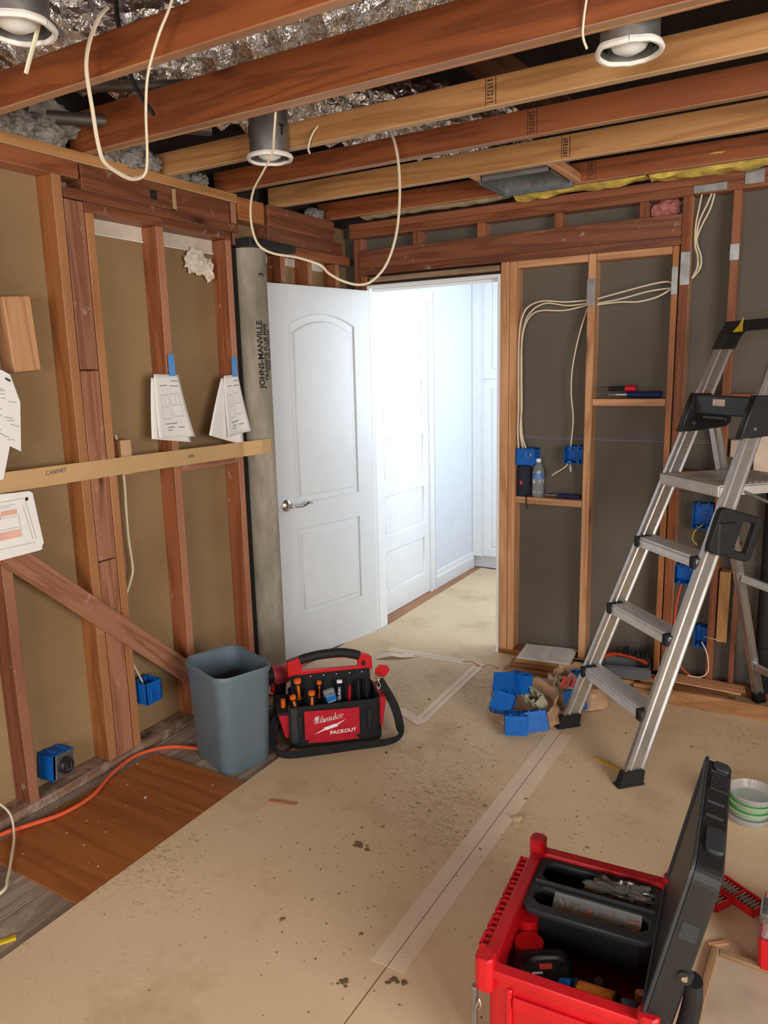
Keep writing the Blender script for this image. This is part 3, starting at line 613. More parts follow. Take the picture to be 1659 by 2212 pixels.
tag(MB().tube([(-2.41, 1.0, .024), (-2.40, 1.2, .022), (-2.405, 1.334, .022), (-2.37, 1.417, .022), (-2.322, 1.534, .022), (-2.326, 1.66, .022), (-2.386, 1.796, .022), (-2.425, 1.943, .018), (-2.397, 2.04, .016), (-2.337, 2.1, .014), (-2.24, 2.138, .013), (-2.2, 2.2, .012)], .0075, 8).obj('extension_cord', M_ORCORD, sm=True), 'orange extension cord running along the bottom plate to the bin', 'cord')
cable('power_cable', [(-2.44, 1.30, .20), (-2.40, 1.37, .10), (-2.36, 1.36, .03), (-2.25, 1.277, .022), (-2.171, 1.211, .016), (-2.132, 1.165, .012), (-2.15, 1.05, .012)], .006, M_CREAM, 'cream cable end looping onto the plywood at the far left')
tag(MB().hexa([(-1.97, 1.02, .002), (-1.955, 1.005, .002), (-1.915, 1.07, .002), (-1.93, 1.08, .002)], [(-1.97, 1.02, .006), (-1.955, 1.005, .004), (-1.915, 1.07, .012), (-1.93, 1.08, .009)]).obj('tape_scrap', M_YEL), 'yellow tape scrap on the grey boards at the bottom left', 'scrap')
# ------------------------------------------------------------------ ceiling items
def can_light(label, x, y, slots):
    r = thing('can_light', label, 'light', (x, y, 2.372), slots, 'bare recessed can lights')
    MB().lathe([(.073, .005), (.073, .165), (.070, .17), (.0001, .17), (.0001, .166), (.069, .166), (.071, .005)], 32, close=False).obj('housing', M_STEEL, r, True)
    rm = MB(); n = 40; pr = []
    for k in range(n+1):
        a = 2*PI*k/n; q = 1+.05*NZ.noise((math.cos(a)*2, math.sin(a)*2, x*9)); pr.append((.079*q*math.cos(a), .079*q*math.sin(a), .004+.003*NZ.noise((math.cos(a)*3, math.sin(a)*3, 4+x))))
    rm.sweep(pr, [(.007*math.cos(i*PI/3), .009*math.sin(i*PI/3)) for i in range(6)], (0, 0, 1), False).obj('rim', plain('plaster_rim', S(226, 222, 214), .8), r, True)
    MB().lathe([(.0001, -.004), (.02, -.002), (.04, .008), (.052, .028), (.052, .05), (.035, .09), (.02, .13), (.0001, .13)], 24).obj('bulb', M_BULB, r, True)
    s = MB()
    for k in range(3):
        a = 2*PI*k/3; s.box(.0725, .0745, -.004, .004, .07, .105, M=MX.Rotation(a, 4, 'Z')).box(.0725, .0745, -.011, .011, .10, .107, M=MX.Rotation(a, 4, 'Z'))
        s.box(.066, .0715, -.004, .004, .02, .055, M=MX.Rotation(a, 4, 'Z'))
    s.obj('slot', M_BLACK, r); return r
can_light('recessed steel can light by the looped cable, over the left wall', -1.868, 2.352, -2.3)
can_light('recessed steel can light at the upper right between the joists', -.515, 2.118, -1.35)
can_light('recessed can light cut off at the top left corner', -1.655, 1.195, .2)
cable('power_cable', [(-1.74, 1.535, 2.56), (-1.738, 1.50, 2.52), (-1.774, 1.495, 2.473), (-1.797, 1.495, 2.41), (-1.787, 1.495, 2.304), (-1.777, 1.495, 2.221), (-1.759, 1.495, 2.171), (-1.705, 1.495, 2.134), (-1.653, 1.495, 2.112), (-1.608, 1.495, 2.117), (-1.593, 1.495, 2.158), (-1.585, 1.495, 2.268), (-1.567, 1.495, 2.352), (-1.522, 1.495, 2.428), (-1.485, 1.495, 2.472), (-1.455, 1.5, 2.52), (-1.44, 1.53, 2.56)], .0058, M_CREAM, 'cream cable hanging in a long U from the nearest joist')
cable('power_cable', [(-1.60, 2.06, 2.45), (-1.606, 2.064, 2.422), (-1.641, 2.094, 2.361), (-1.679, 2.128, 2.317), (-1.755, 2.162, 2.269), (-1.824, 2.196, 2.232), (-1.871, 2.23, 2.181), (-1.896, 2.264, 2.117), (-1.896, 2.298, 2.064), (-1.859, 2.332, 2.036), (-1.777, 2.366, 2.018), (-1.696, 2.4, 1.988), (-1.679, 2.434, 1.959), (-1.64, 2.468, 1.931), (-1.589, 2.502, 1.916), (-1.548, 2.536, 1.931), (-1.505, 2.57, 1.991), (-1.481, 2.604, 2.094), (-1.482, 2.638, 2.216), (-1.5, 2.672, 2.341), (-1.532, 2.706, 2.44), (-1.569, 2.73, 2.508), (-1.60, 2.72, 2.56)], .0055, M_CREAM, 'thin cream cable drooping in a wide loop above the open door')
cable('power_cable', [(-1.66, 2.43, 2.50), (-1.69, 2.39, 2.45), (-1.715, 2.385, 2.40), (-1.71, 2.385, 2.375)], .005, M_CREAM, 'short cream cable stub right of the can light by the loop')
cable('power_cable', [(-.56, 1.98, 2.56), (-.585, 1.985, 2.48), (-.60, 2.0, 2.40), (-.598, 2.03, 2.372)], .005, M_CREAM, 'short cream cable end left of the upper right can light')
cable('power_cable', [(-1.635, 1.24, 2.50), (-1.635, 1.24, 2.41), (-1.651, 1.24, 2.376), (-1.679, 1.24, 2.338), (-1.702, 1.24, 2.305)], .006, M_CREAM, 'short cream cable end beside the top left can light')
cable('power_cable', [(-2.0, 2.3, 2.62), (-1.85, 2.18, 2.63), (-1.7, 2.15, 2.60), (-1.58, 2.08, 2.57)], .005, M_CREAM, 'cream cable crossing the foil duct between the near joists')
def duct(label, pts, r, seed):
    pp = smooth(pts, 16); n = 44; b = MB(); rows = []
    for i, q in enumerate(pp):
        t = (pp[min(i+1, len(pp)-1)]-pp[max(i-1, 0)]).normalized(); u = V((0, 0, 1)).cross(t).normalized(); v = t.cross(u)
        row = []
        for k in range(n):
            a = 2*PI*k/n; d = u*math.cos(a)+v*math.sin(a)
            rr = r*(1+.10*math.sin(i*1.7+seed)+.12*NZ.noise(q*5+d*2+V((seed, 0, 0)))+.16*NZ.noise(q*14+d*5)+.06*R.uniform(-1, 1)); row.append(q+d*rr)
        rows += row
    fs = [(i*n+k, i*n+(k+1) % n, (i+1)*n+(k+1) % n, (i+1)*n+k) for i in range(len(pp)-1) for k in range(n)]
    b._add(rows, fs); return tag(b.obj('foil_duct', M_FOIL), label, 'duct')
duct('crumpled silver foil duct along the left attic above the cable loop', [(-2.75, 1.15, 2.72), (-2.45, 1.6, 2.72), (-2.2, 2.05, 2.75), (-1.75, 2.3, 2.82), (-1.2, 2.5, 2.95)], .17, 1)
duct('crumpled silver foil duct running back toward the register box', [(-2.3, 2.35, 2.74), (-2.05, 2.75, 2.72), (-1.75, 3.1, 2.68), (-1.45, 3.32, 2.66), (-1.2, 3.4, 2.62)], .14, 2)
tag(MB().tube([(-2.02, 1.9, 2.95), (-2.0, 1.8, 2.75), (-2.03, 1.86, 2.55), (-2.03, 1.95, 2.45)], .012, 6, 4, .3).obj('duct_strap', M_RUBBER), 'black strap hanging from the foil duct at upper left', 'strap')
M_COND = plain('dark_conduit', S(90, 84, 78), .5, .6)
tag(MB().cyl((-2.6, 1.7, 2.5), (-2.1, 2.3, 2.5), .022).obj('conduit', M_COND, sm=True), 'thicker dark conduit lying in the attic above the left plate', 'pipe')
tag(MB().cyl((-2.6, 1.62, 2.55), (-2.0, 2.1, 2.58), .018).obj('conduit', M_COND, sm=True), 'thinner dark conduit lying above and beside the thicker one', 'pipe')
rb = thing('register_box', 'sheet metal duct boot between two blocks above the back wall', 'duct', (-1.257, 3.39, 2.40))
MB().box(-.155, -.151, -.14, .14, 0, .12).box(.151, .155, -.14, .14, 0, .12).box(-.155, .155, -.14, -.136, 0, .12).box(-.155, .155, .136, .14, 0, .12).obj('sleeve', M_STEEL, rb)
MB().box(-.15, .15, -.136, .136, .07, .075).obj('top_plate', M_STEEL, rb)
MB().box(-.17, .17, .138, .150, -.015, .04).box(-.165, -.155, -.14, .14, -.012, .02).obj('flange', plain('grey_flange', S(110, 120, 122), .5, .5), rb)
ins = MB()
pts = []
def blanket(pts, r, mat, name, label, seed):
    b = MB(); pp = smooth(pts, 10); n = 12; rows = []
    for i, q in enumerate(pp):
        t = (pp[min(i+1, len(pp)-1)]-pp[max(i-1, 0)]).normalized(); u = V((0, 0, 1)).cross(t).normalized(); v = t.cross(u)
        for k in range(n):
            a = 2*PI*k/n; rows.append(q+(u*math.cos(a)*1.6+v*math.sin(a))*r*(1+.5*NZ.noise(q*9+V((k, seed, 0)))))
    b._add(rows, [(i*n+k, i*n+(k+1) % n, (i+1)*n+(k+1) % n, (i+1)*n+k) for i in range(len(pp)-1) for k in range(n)]+[tuple(range(n)), tuple(range(len(rows)-n, len(rows)))])
    return tag(b.obj(name, mat, sm=True), label, 'insulation')
blanket([(-1.42, 3.69, 2.442), (-1.15, 3.69, 2.445), (-.95, 3.69, 2.44), (-.8, 3.69, 2.455)], .045, M_YINS, 'insulation_batt', 'yellow insulation edge sagging beside the duct boot', 1)
blanket([(-.78, 3.69, 2.452), (-.55, 3.69, 2.45), (-.2, 3.69, 2.45), (.3, 3.69, 2.46)], .053, M_YINS, 'insulation_batt', 'yellow insulation edge above the back wall at the upper right', 2)
blanket([(-2.3, 3.69, 2.45), (-1.9, 3.69, 2.448), (-1.45, 3.69, 2.452)], .042, plain('kraft_facing', S(176, 156, 118), .8, 0, .2, 20, .3), 'insulation_batt', 'brown paper faced insulation edge over the door header', 3)
def fluff(label, cs, seed):
    b = MB()
    for (x, y, z, r) in cs:
        q = bmesh.ops.create_icosphere(b.bm, subdivisions=4, radius=1)['verts']
        for v in q:
            d = v.co.copy(); k = 1+.35*NZ.noise(d*2+V((x, y, z))*9)+.28*NZ.noise(d*6+V((y, z, x))*5)+.14*NZ.noise(d*14)
            v.co = V((x+d.x*r*k, y+d.y*r*1.15*k, z+d.z*r*.8*k))
    o = stuff(b.obj('loose_insulation', M_GRAYINS, sm=True)); return tag(o, label, 'insulation')
fluff('grey loose insulation heaped on the top plate left of second joist', [(-2.52, 1.66, 2.44, .07), (-2.50, 1.76, 2.45, .06), (-2.49, 1.85, 2.44, .06), (-2.55, 1.9, 2.5, .1)], 1)
fluff('grey loose insulation heaped on the top plate between second and third joists', [(-2.50, 2.12, 2.44, .06), (-2.49, 2.22, 2.44, .06), (-2.5, 2.32, 2.44, .06), (-2.56, 2.25, 2.5, .1)], 2)
fluff('grey loose insulation tufts on the top plate between third and fourth joists', [(-2.5, 2.5, 2.43, .05), (-2.5, 2.62, 2.43, .05), (-2.5, 3.5, 2.42, .05)], 3)
# ------------------------------------------------------------------ back wall fittings
tag(MB().ball((-.735, 3.825, 2.295), .05, 3, (1.25, .5, .75), .5, 4).obj('insulation_plug', M_PINK, sm=True), 'pink insulation stuffed at the right end above the long header', 'insulation')
def bundle(name, label, paths, r=.0055):
    root = thing(name, label, 'cables')
    for p in paths: MB().tube(p, r, 8, 6, .75).obj('cable', M_CREAM, root, True)
Bp = [[(-1.083, 3.81, 1.909), (-1.195, 3.80, 1.907), (-1.302, 3.79, 1.918), (-1.375, 3.79, 1.9), (-1.412, 3.79, 1.856), (-1.431, 3.79, 1.764), (-1.434, 3.79, 1.576), (-1.432, 3.79, 1.384), (-1.434, 3.79, 1.262), (-1.428, 3.79, 1.165)],
      [(-1.086, 3.82, 1.888), (-1.197, 3.81, 1.867), (-1.329, 3.80, 1.871), (-1.39, 3.80, 1.832), (-1.419, 3.80, 1.741), (-1.42, 3.80, 1.575), (-1.417, 3.8, 1.383), (-1.424, 3.8, 1.261), (-1.407, 3.80, 1.165)],
      [(-1.089, 3.815, 1.895), (-1.189, 3.82, 1.89), (-1.297, 3.815, 1.908), (-1.37, 3.815, 1.878), (-1.411, 3.81, 1.811), (-1.427, 3.81, 1.671), (-1.428, 3.81, 1.48), (-1.423, 3.81, 1.334), (-1.417, 3.81, 1.236), (-1.395, 3.81, 1.165)]]
bundle('cable_bundle', 'cream cables bending down to the blue box beside the doorway', Bp)
bundle('cable_bundle', 'cream cables sweeping between the middle stud and orange stud', [[(-.692, 3.80, 1.96), (-.72, 3.80, 1.968), (-.798, 3.8, 1.959), (-.926, 3.8, 1.934), (-1.036, 3.81, 1.913)], [(-.692, 3.81, 1.939), (-.797, 3.81, 1.931), (-.925, 3.81, 1.905), (-1.036, 3.81, 1.891)], [(-.692, 3.79, 1.932), (-.754, 3.79, 1.901), (-.838, 3.79, 1.885), (-.925, 3.79, 1.889), (-1.036, 3.80, 1.884)]])
cable('power_cable', [(-1.087, 3.815, 1.87), (-1.113, 3.8, 1.773), (-1.134, 3.8, 1.684), (-1.152, 3.8, 1.571), (-1.154, 3.8, 1.455), (-1.141, 3.8, 1.338), (-1.144, 3.8, 1.256), (-1.152, 3.8, 1.17)], .0055, M_CREAM, 'single cream cable dropping to the blue box by the middle stud')
bundle('cable_bundle', 'cream cables hanging from the top plate at the right', [[(-.58, 3.8, 2.345), (-.591, 3.8, 2.276), (-.600, 3.79, 2.198), (-.598, 3.79, 2.118), (-.584, 3.79, 2.067), (-.585, 3.79, 2.016), (-.606, 3.80, 1.977)], [(-.536, 3.8, 2.345), (-.557, 3.8, 2.292), (-.588, 3.8, 2.217), (-.594, 3.8, 2.138), (-.572, 3.8, 2.066), (-.573, 3.8, 2.016), (-.606, 3.81, 1.975)], [(-.528, 3.81, 2.345), (-.545, 3.81, 2.271), (-.58, 3.81, 2.196), (-.596, 3.81, 2.138), (-.590, 3.81, 2.077), (-.58, 3.81, 2.016), (-.606, 3.815, 1.98)]])
b1 = ebox('blue electrical box beside the doorway above the speaker', T(-1.385, 3.775, 1.125, 0), .105, .08, .085)
MB().box(-.05, .05, -.003, .0, -.040, .040, .001).obj('cover', M_BLUE, b1); MB().lathe([(.013, 0), (.015, .001), (.013, .002)], 20, T(.018, -.0035, .012, 0, PI/2), close=True).obj('ring', M_CHROME, b1)
b2 = ebox('blue open electrical box on the left of the middle stud', T(-1.130, 3.775, 1.143, 0), .098, .08, .085)
cw = cable('wire_tail', [(-1.155, 3.80, 1.11), (-1.165, 3.77, 1.085), (-1.19, 3.765, 1.065), (-1.215, 3.765, 1.05)], .003, M_CREAM, 'cream wire tail with cap hanging below the middle blue box', 'wire')
MB().cyl((-1.205, 3.765, 1.057), (-1.235, 3.765, 1.035), .007, .004, 10).obj('wire_cap', M_BEIGE, cw)
tag(MB().cyl((-1.145, 3.785, 1.085), (-1.142, 3.785, 1.055), .008, .005, 10).cyl((-1.146, 3.787, 1.11), (-1.145, 3.785, 1.085), .003, n=6).obj('wire_tail', M_BEIGE), 'upright beige wire cap hanging beneath the middle blue box', 'wire')
for lb, x, z, w, h in (('blue box high behind the ladder beside the second right stud', -.50, .872, .09, .12), ('blue box low behind the ladder beside the orange stud', -.565, .575, .10, .09), ('blue box near the floor with loose wires behind the ladder', -.47, .27, .075, .10)):
    ebox(lb, T(x, 3.785, z, 0), w, .07, h)
cable('power_cable', [(-.50, 3.80, .83), (-.53, 3.79, .80), (-.54, 3.79, .76), (-.52, 3.8, .73)], .005, M_YEL, 'yellow cable hanging under the high blue box behind the ladder')
cable('power_cable', [(-.58, 3.80, .53), (-.60, 3.80, .40), (-.603, 3.80, .2), (-.56, 3.79, .10), (-.5, 3.78, .06)], .008, M_ORCORD, 'orange cable dropping from the low blue box behind the ladder')
cable('power_cable', [(-.47, 3.78, .25), (-.44, 3.76, .2), (-.43, 3.75, .12), (-.46, 3.74, .085), (-.52, 3.73, .085)], .005, M_CREAM, 'cream wires curling below the floor level blue box')
cable('power_cable', [(-.46, 3.775, .28), (-.42, 3.74, .29), (-.39, 3.752, .28)], .003, M_CREAM, 'thin white wire looping from floor level blue box to board', 'wire')
ab = thing('drain_pipe', 'black plastic drain pipe at the right edge behind the ladder', 'pipe', (-.20, 3.82, 0))
MB().lathe([(.038, .03), (.038, .2), (.046, .2), (.046, .26), (.038, .26), (.038, 1.05), (.03, 1.05)], 24).obj('pipe_barrel', M_RUBBER, ab, True)
tag(MB().box(-.30, -.20, 3.80, 3.84, 1.08, 1.30, .004).box(-.29, -.23, 3.79, 3.80, 1.05, 1.10, .002).obj('insulation_board', plain('pale_board', S(226, 204, 184), .8)), 'pale pinkish board behind the ladder at the right edge', 'board')
tag(MB().box(-.40, -.32, 3.80, 3.84, 1.16, 1.24, .003).obj('plaster_scrap', plain('pale_scrap', S(196, 176, 156), .8)), 'small pale plaster scrap behind the ladder top bracket', 'scrap')
# things on the blocking shelves
sp = thing('portable_speaker', 'dark cylindrical portable speaker on the shelf beside the doorway', 'speaker', (-1.404, 3.812, .911))
MB().lathe([(.0001, 0), (.033, 0), (.037, .006), (.037, .155), (.034, .163), (.028, .165), (.028, .158), (.0001, .156)], 28).obj('body', plain('navy_mesh_fabric', S(34, 34, 48), .85, 0, .3, 200, .2), sp, True)
MB().box(-.008, .003, -.0385, -.036, .066, .085, .001).obj('badge', plain('red_badge', S(226, 74, 70), .5), sp)
MB().tube([(.03, -.015, .01), (.032, -.046, .002), (.032, -.048, -.03), (.036, -.048, -.065)], .003, 6).obj('strap', M_BLACK, sp)
wt = thing('water_bottle', 'clear plastic water bottle standing beside the dark speaker', 'bottle', (-1.325, 3.812, .911))
MB().lathe([(.0001, .002), (.028, 0), (.031, .006), (.030, .03), (.031, .05), (.0295, .06), (.031, .075), (.0315, .11), (.031, .135), (.024, .165), (.014, .182), (.0125, .195), (.0115, .195)], 24).obj('body', M_WATER, wt, True)
MB().lathe([(.0001, .205), (.0135, .204), (.0145, .19), (.0145, .186)], 16).obj('cap', M_PAPERW, wt, True)
MB().lathe([(.0318, .098), (.0322, .1), (.0322, .128), (.0318, .13)], 24).obj('wrapper', plain('blue_white_label', S(92, 128, 180), .5, 0, .6, 40), wt, True)
def handtool(name, label, M, L, mat, head, r=.013):
    t = thing(name, label, 'tool', M=M)
    MB().tube([(0, 0, 0), (L*.15, 0, 0), (L*.5, 0, 0), (L*.62, 0, 0)], r, 10, 4, .8, scale=None).obj('grip', mat, t, True)
    if head == 'blade': MB().cyl((L*.6, 0, 0), (L*.72, 0, 0), .008, .008, 8).box(L*.7, L, -.010, .010, -.004, .004, .001).obj('blade', M_STEEL, t)
    elif head == 'rod': MB().cyl((L*.6, 0, 0), (L, 0, 0), .0035, n=8).obj('shaft', M_STEEL, t)
    else: MB().box(L*.55, L*.85, -.014, .014, -.006, .006, .002).prism([(L*.8, -.012), (L, -.003), (L, .003), (L*.8, .012)], -.005, .005).obj('jaw', M_STEEL, t)
    return t
handtool('hand_tool', 'dark blue handled tool lying on the shelf beside the bottle', T(-1.095, 3.80, .925, PI-.05), .19, M_DKBLUE, 'blade', .013)
handtool('hand_tool', 'blue gripped pliers lying on the upper shelf', T(-.72, 3.805, 1.449, PI), .25, M_DKBLUE, 'jaw', .019)
handtool('hand_tool', 'dark tool resting on the blue pliers on upper shelf', T(-.86, 3.80, 1.479, PI, 0, .02), .17, M_BLACKP, 'rod', .014)
tag(MB().cyl((-.885, 3.80, 1.479), (-.835, 3.80, 1.479), .0155, .0155, 12).obj('tool_collar', M_REDP, sm=True), 'red collar at the end of the dark tool on upper shelf', 'tool')
# ------------------------------------------------------------------ bin
cn = thing('waste_bin', 'grey blue plastic waste bin beside the tool bag', 'bin', (-2.081, 2.179, .002), math.radians(71.3))
def ring(w, d, z, r, n=6): return [(x, y, z) for x, y in rrect(-w/2, w/2, -d/2, d/2, r, n)]
def loft(b, rings, cap0=True, cap1=False):
    n = len(rings[0]); vs_ = [v for r in rings for v in r]
    fs = [(i*n+k, i*n+(k+1) % n, (i+1)*n+(k+1) % n, (i+1)*n+k) for i in range(len(rings)-1) for k in range(n)]
    if cap0: fs.append(tuple(range(n))[::-1])
    if cap1: fs.append(tuple(range((len(rings)-1)*n, len(rings)*n)))
    b._add(vs_, fs); return b
loft(MB(), [ring(.212, .272, .0, .045), ring(.222, .282, .012, .05), ring(.238, .305, .24, .054), ring(.250, .320, .412, .058), ring(.244, .314, .412, .055), ring(.232, .299, .24, .05), ring(.214, .274, .016, .045)], True, True).obj('body', M_TRASH, cn, True)
loft(MB(), [ring(.251, .321, .396, .058), ring(.262, .333, .399, .062), ring(.265, .337, .412, .064), ring(.258, .330, .424, .06), ring(.247, .317, .422, .056), ring(.245, .315, .400, .055)], False).obj('rim', M_TRASH, cn, True)
# ------------------------------------------------------------------ tool bag
TBM = T(-1.806, 2.536, .013, math.atan2(.68, .735))
tb = thing('tool_bag', 'black and red open tool bag with arched grip handle', 'tool bag', M=TBM)
loft(MB(), [ring(.35, .21, 0, .03), ring(.375, .225, .012, .035), ring(.38, .23, .05, .035), ring(.385, .232, .19, .035), ring(.375, .222, .192, .03), ring(.365, .212, .05, .03)], True, True).obj('body', M_BLACKF, tb, True)
loft(MB(), [ring(.36, .22, 0, .03), ring(.395, .245, .006, .04), ring(.398, .248, .042, .04), ring(.388, .236, .048, .036)], True).obj('base', M_BLACKP, tb, True)
MB().box(-.182, .170, .0, .022, .05, .292, .004).obj('divider', M_BLACKF, tb)
MB().box(-.205, -.19, -.112, -.06, .03, .185, .005).box(-.2, -.165, -.124, -.108, .03, .19, .005).obj('corner_guard', M_CHAR, tb)
FX = frame((0, .011, 0), (1, 0, 0), z=(0, -1, 0))
outer = [(-.19, .285)]+[(-.19, .345), (-.165, .352), (-.13, .362), (-.12, .361), (-.06, .372), (0, .376), (.05, .374), (.10, .364), (.115, .362), (.16, .345), (.175, .333), (.177, .28)]
inner = [(-.133, .302), (.115, .294), (.12, .30), (.12, .325), (.11, .334), (.06, .348), (0, .352), (-.06, .350), (-.115, .338), (-.135, .328), (-.137, .308)]
flat(tb, 'handle_frame', [outer, inner], .022, .004, M_REDP, FX)
MB().tube([(-.138, .011, .350), (-.10, .011, .359), (-.05, .011, .366), (0, .011, .368), (.05, .011, .366), (.10, .011, .354), (.123, .011, .345)], .0205, 12, 4, 1, (0, 1, 0)).obj('grip', M_RUBBER, tb, True)
for x in (-.095, -.038, .018, .076, .132): MB().lathe([(.0001, .004), (.0035, .003), (.0045, 0)], 10, T(x, -.001, .276-(x+.1)*.02, 0, PI/2)).obj('rivet', M_CHROME, tb, True)
MB().cyl((.14, -.008, .305), (.14, -.008, .325), .006).obj('bit_holder', M_BLACKP, tb)
MB().grid(lambda u, v: (-.141+.236*u, -.1215-.004*math.sin(u*PI), .028+.145*v-.008*u), 8, 4).obj('logo_panel', M_REDF, tb, solid=.003)
FL = lambda x, z: frame((x, -.1285, z), (1, 0, 0), z=(0, -1, 0))
LW = plain('white_print', S(240, 238, 236), .6)
# brush script word built from strokes
GL = {'M': [[(-.35, .55), (.0, .75), (.12, 1.0), (.1, .0)], [(.1, .1), (.22, .9), (.32, 1.0), (.34, .0)], [(.34, .1), (.46, .9), (.56, 1.0), (.56, .1), (.64, .0), (.72, .1)]],
      'i': [[(.05, .55), (.1, .55), (.1, .05), (.18, 0), (.26, .1)], [(.1, .72), (.13, .8)]], 'l': [[(.08, .95), (.1, .95), (.1, .05), (.18, 0), (.26, .1)]],
      'w': [[(.0, .55), (.08, .5), (.1, .05), (.2, .0), (.28, .5), (.3, .05), (.4, .0), (.48, .5), (.6, .45)]], 'a': [[(.4, .5), (.2, .58), (.06, .3), (.12, .02), (.26, .05), (.38, .5), (.4, .05), (.48, 0), (.56, .1)]],
      'u': [[(.0, .5), (.08, .55), (.08, .08), (.2, .0), (.32, .15), (.36, .55), (.36, .05), (.44, 0), (.52, .1)]], 'k': [[(.06, 1.0), (.08, .0)], [(.36, .6), (.08, .3), (.2, .35), (.36, .02), (.48, .06)]],
      'e': [[(.06, .28), (.34, .36), (.3, .56), (.14, .56), (.06, .28), (.14, .02), (.3, .0), (.44, .12)]]}
AD = {'M': .78, 'i': .26, 'l': .26, 'w': .6, 'a': .56, 'u': .52, 'k': .46, 'e': .42}
b = MB(); x = 0
for ch in 'Milwaukee':
    for st in GL[ch]:
        pp = smooth([(px+x+py*.28, py, 0) for px, py in st], 5); 
        for p, q in zip(pp, pp[1:]):
            if (q-p).length < 1e-5: continue
            nn = V((.055, .03, 0)); dd_ = (q-p).normalized()*.02
            b._add([p-nn-dd_, p+nn-dd_, q+nn+dd_, q-nn+dd_], [(0, 1, 2, 3)])
    x += AD[ch]
Mm = FL(-.102, .1125) @ MX.Rotation(.13, 4, 'Z') @ MX.Scale(.0295, 4)
b.obj('lettering', LW, tb, M=Mm)
MB().prism([(-.102, .066), (-.056, .089), (-.064, .091), (-.008, .106), (-.012, .101), (.034, .120), (-.004, .096), (.002, .093), (-.054, .079), (-.048, .084)], 0, .0005, M=FL(0, 0)).obj('bolt_emblem', LW, tb)
text(tb, 'lettering', 'PACKOUT', .0215, LW, FL(.022, .066) @ MX.Rotation(.02, 4, 'Z'), .0, .0006, .0002, 1.12)
for x in (-.172, .128): MB().box(x, x+.022, -.128, -.119, .10, .15, .003).box(x-.004, x+.026, -.126, -.118, .145, .155, .002).box(x+.003, x+.019, -.125, -.118, .06, .10, .001).obj('buckle', M_BLACKP, tb)
MB().hexa([(-.205, -.08, .035), (-.205, .08, .035), (-.222, .08, .04), (-.222, -.08, .04)], [(-.19, -.09, .165), (-.19, .09, .165), (-.25, .09, .155), (-.25, -.09, .155)], .004).obj('side_pocket', M_REDF, tb)
MB().box(-.254, -.19, -.094, .094, .150, .166, .003).obj('pocket_band', M_BLACKF, tb)
MB().hexa([(.193, -.08, .035), (.193, .08, .035), (.205, .08, .04), (.205, -.08, .04)], [(.19, -.09, .185), (.19, .09, .185), (.222, .09, .18), (.222, -.09, .18)], .004).obj('side_pocket', M_REDF, tb)
prof = [(-.019, -.0015), (.019, -.0015), (.019, .0015), (-.019, .0015)]
MB().sweep(smooth([(.205, -.02, .235), (.225, -.03, .20), (.26, -.06, .13), (.275, -.10, .06), (.262, -.15, .022), (.20, -.185, .021), (.05, -.19, .0205), (-.10, -.195, .0205), (-.22, -.19, .021), (-.268, -.16, .03), (-.275, -.10, .05), (-.265, -.05, .09), (-.235, -.03, .16)], 6), prof, (0, .9, .25)).obj('shoulder_strap', M_BLACKF, tb)
MB().tube([(.19, -.02, .255), (.2, -.02, .262), (.21, -.02, .25), (.208, -.02, .235), (.198, -.02, .235), (.19, -.02, .25)], .003, 6).tube([(.2, -.03, .235), (.208, -.035, .215), (.2, -.035, .20), (.193, -.03, .215), (.2, -.03, .235)], .003, 6).obj('clip', M_CHROME, tb, True)
def inbag(x, y, z, rx=0, ry=0): return TBM @ T(x, y, z, 0, rx, ry)
def driver(label, x, y, z, L=.13, lean=0, r=.015, group='orange tipped screwdrivers in the tool bag'):
    t = thing('screwdriver', label, 'screwdriver', M=inbag(x, y, z, .12, lean), group=group)
    MB().lathe([(.0001, -.06), (.004, -.06), (.004, 0), (r*.75, .002), (r*.7, L*.2), (r, L*.35), (r*.95, L*.8), (r*.9, L*.86)], 14).obj('handle', M_BLACKP, t, True)
    MB().lathe([(r*.92, L*.86), (r*.9, L*.97), (r*.6, L), (.0001, L)], 14).lathe([(r*.8, L*.21), (r*.86, L*.24), (r*.8, L*.27)], 14).obj('end_cap', M_ORANGE, t, True)
    MB().box(-r*.3, r*.3, -r*1.02, -r*.8, L*.3, L*.8, .001).obj('stripe', M_ORANGE, t)
driver('tallest black screwdriver with orange end in the tool bag', -.150, -.018, .165, .12, -.05, .018)
driver('black orange screwdriver lowest at the left front of tool bag', -.165, -.08, .14, .10, -.2)
driver('pair front black orange screwdriver left of the silver pliers', -.105, -.085, .15, .10, .02, .0165)
driver('slim black orange screwdriver directly left behind the silver pliers', -.065, -.02, .165, .10, .03, .012)
handtool('screwdriver', 'short black and orange handle in the left side pocket', inbag(-.222, -.04, .20, 0, PI/2), .12, M_ORANGE, 'rod', .013)
pl = thing('pliers', 'silver pliers with blue tape hanging on the bag front edge', 'pliers', M=inbag(-.018, -.10, .20, .5, -.25))
MB().hexa([(-.012, -.006, -.03), (.012, -.006, -.03), (.012, .006, -.03), (-.012, .006, -.03)], [(-.02, -.008, .0), (.02, -.008, .0), (.02, .008, .0), (-.02, .008, .0)], .002).prism([(-.012, -.03), (-.003, -.055), (.003, -.055), (.012, -.03)], -.005, .005, M=MX.Rotation(PI/2, 4, 'X')).obj('jaw', M_CHROME, pl)
MB().box(-.022, .022, -.009, .009, .0, .045, .004).obj('wrap', plain('blue_wrap', S(40, 120, 200), .5), pl)
MB().box(-.026, .022, -.010, .010, .045, .075, .004).obj('handle', plain('grey_grip', S(120, 126, 128), .5), pl)
kn = thing('utility_knife', 'dark blue knife with white tip and vertical lettering in bag', 'knife', M=inbag(.020, -.04, .15, .12, .03))
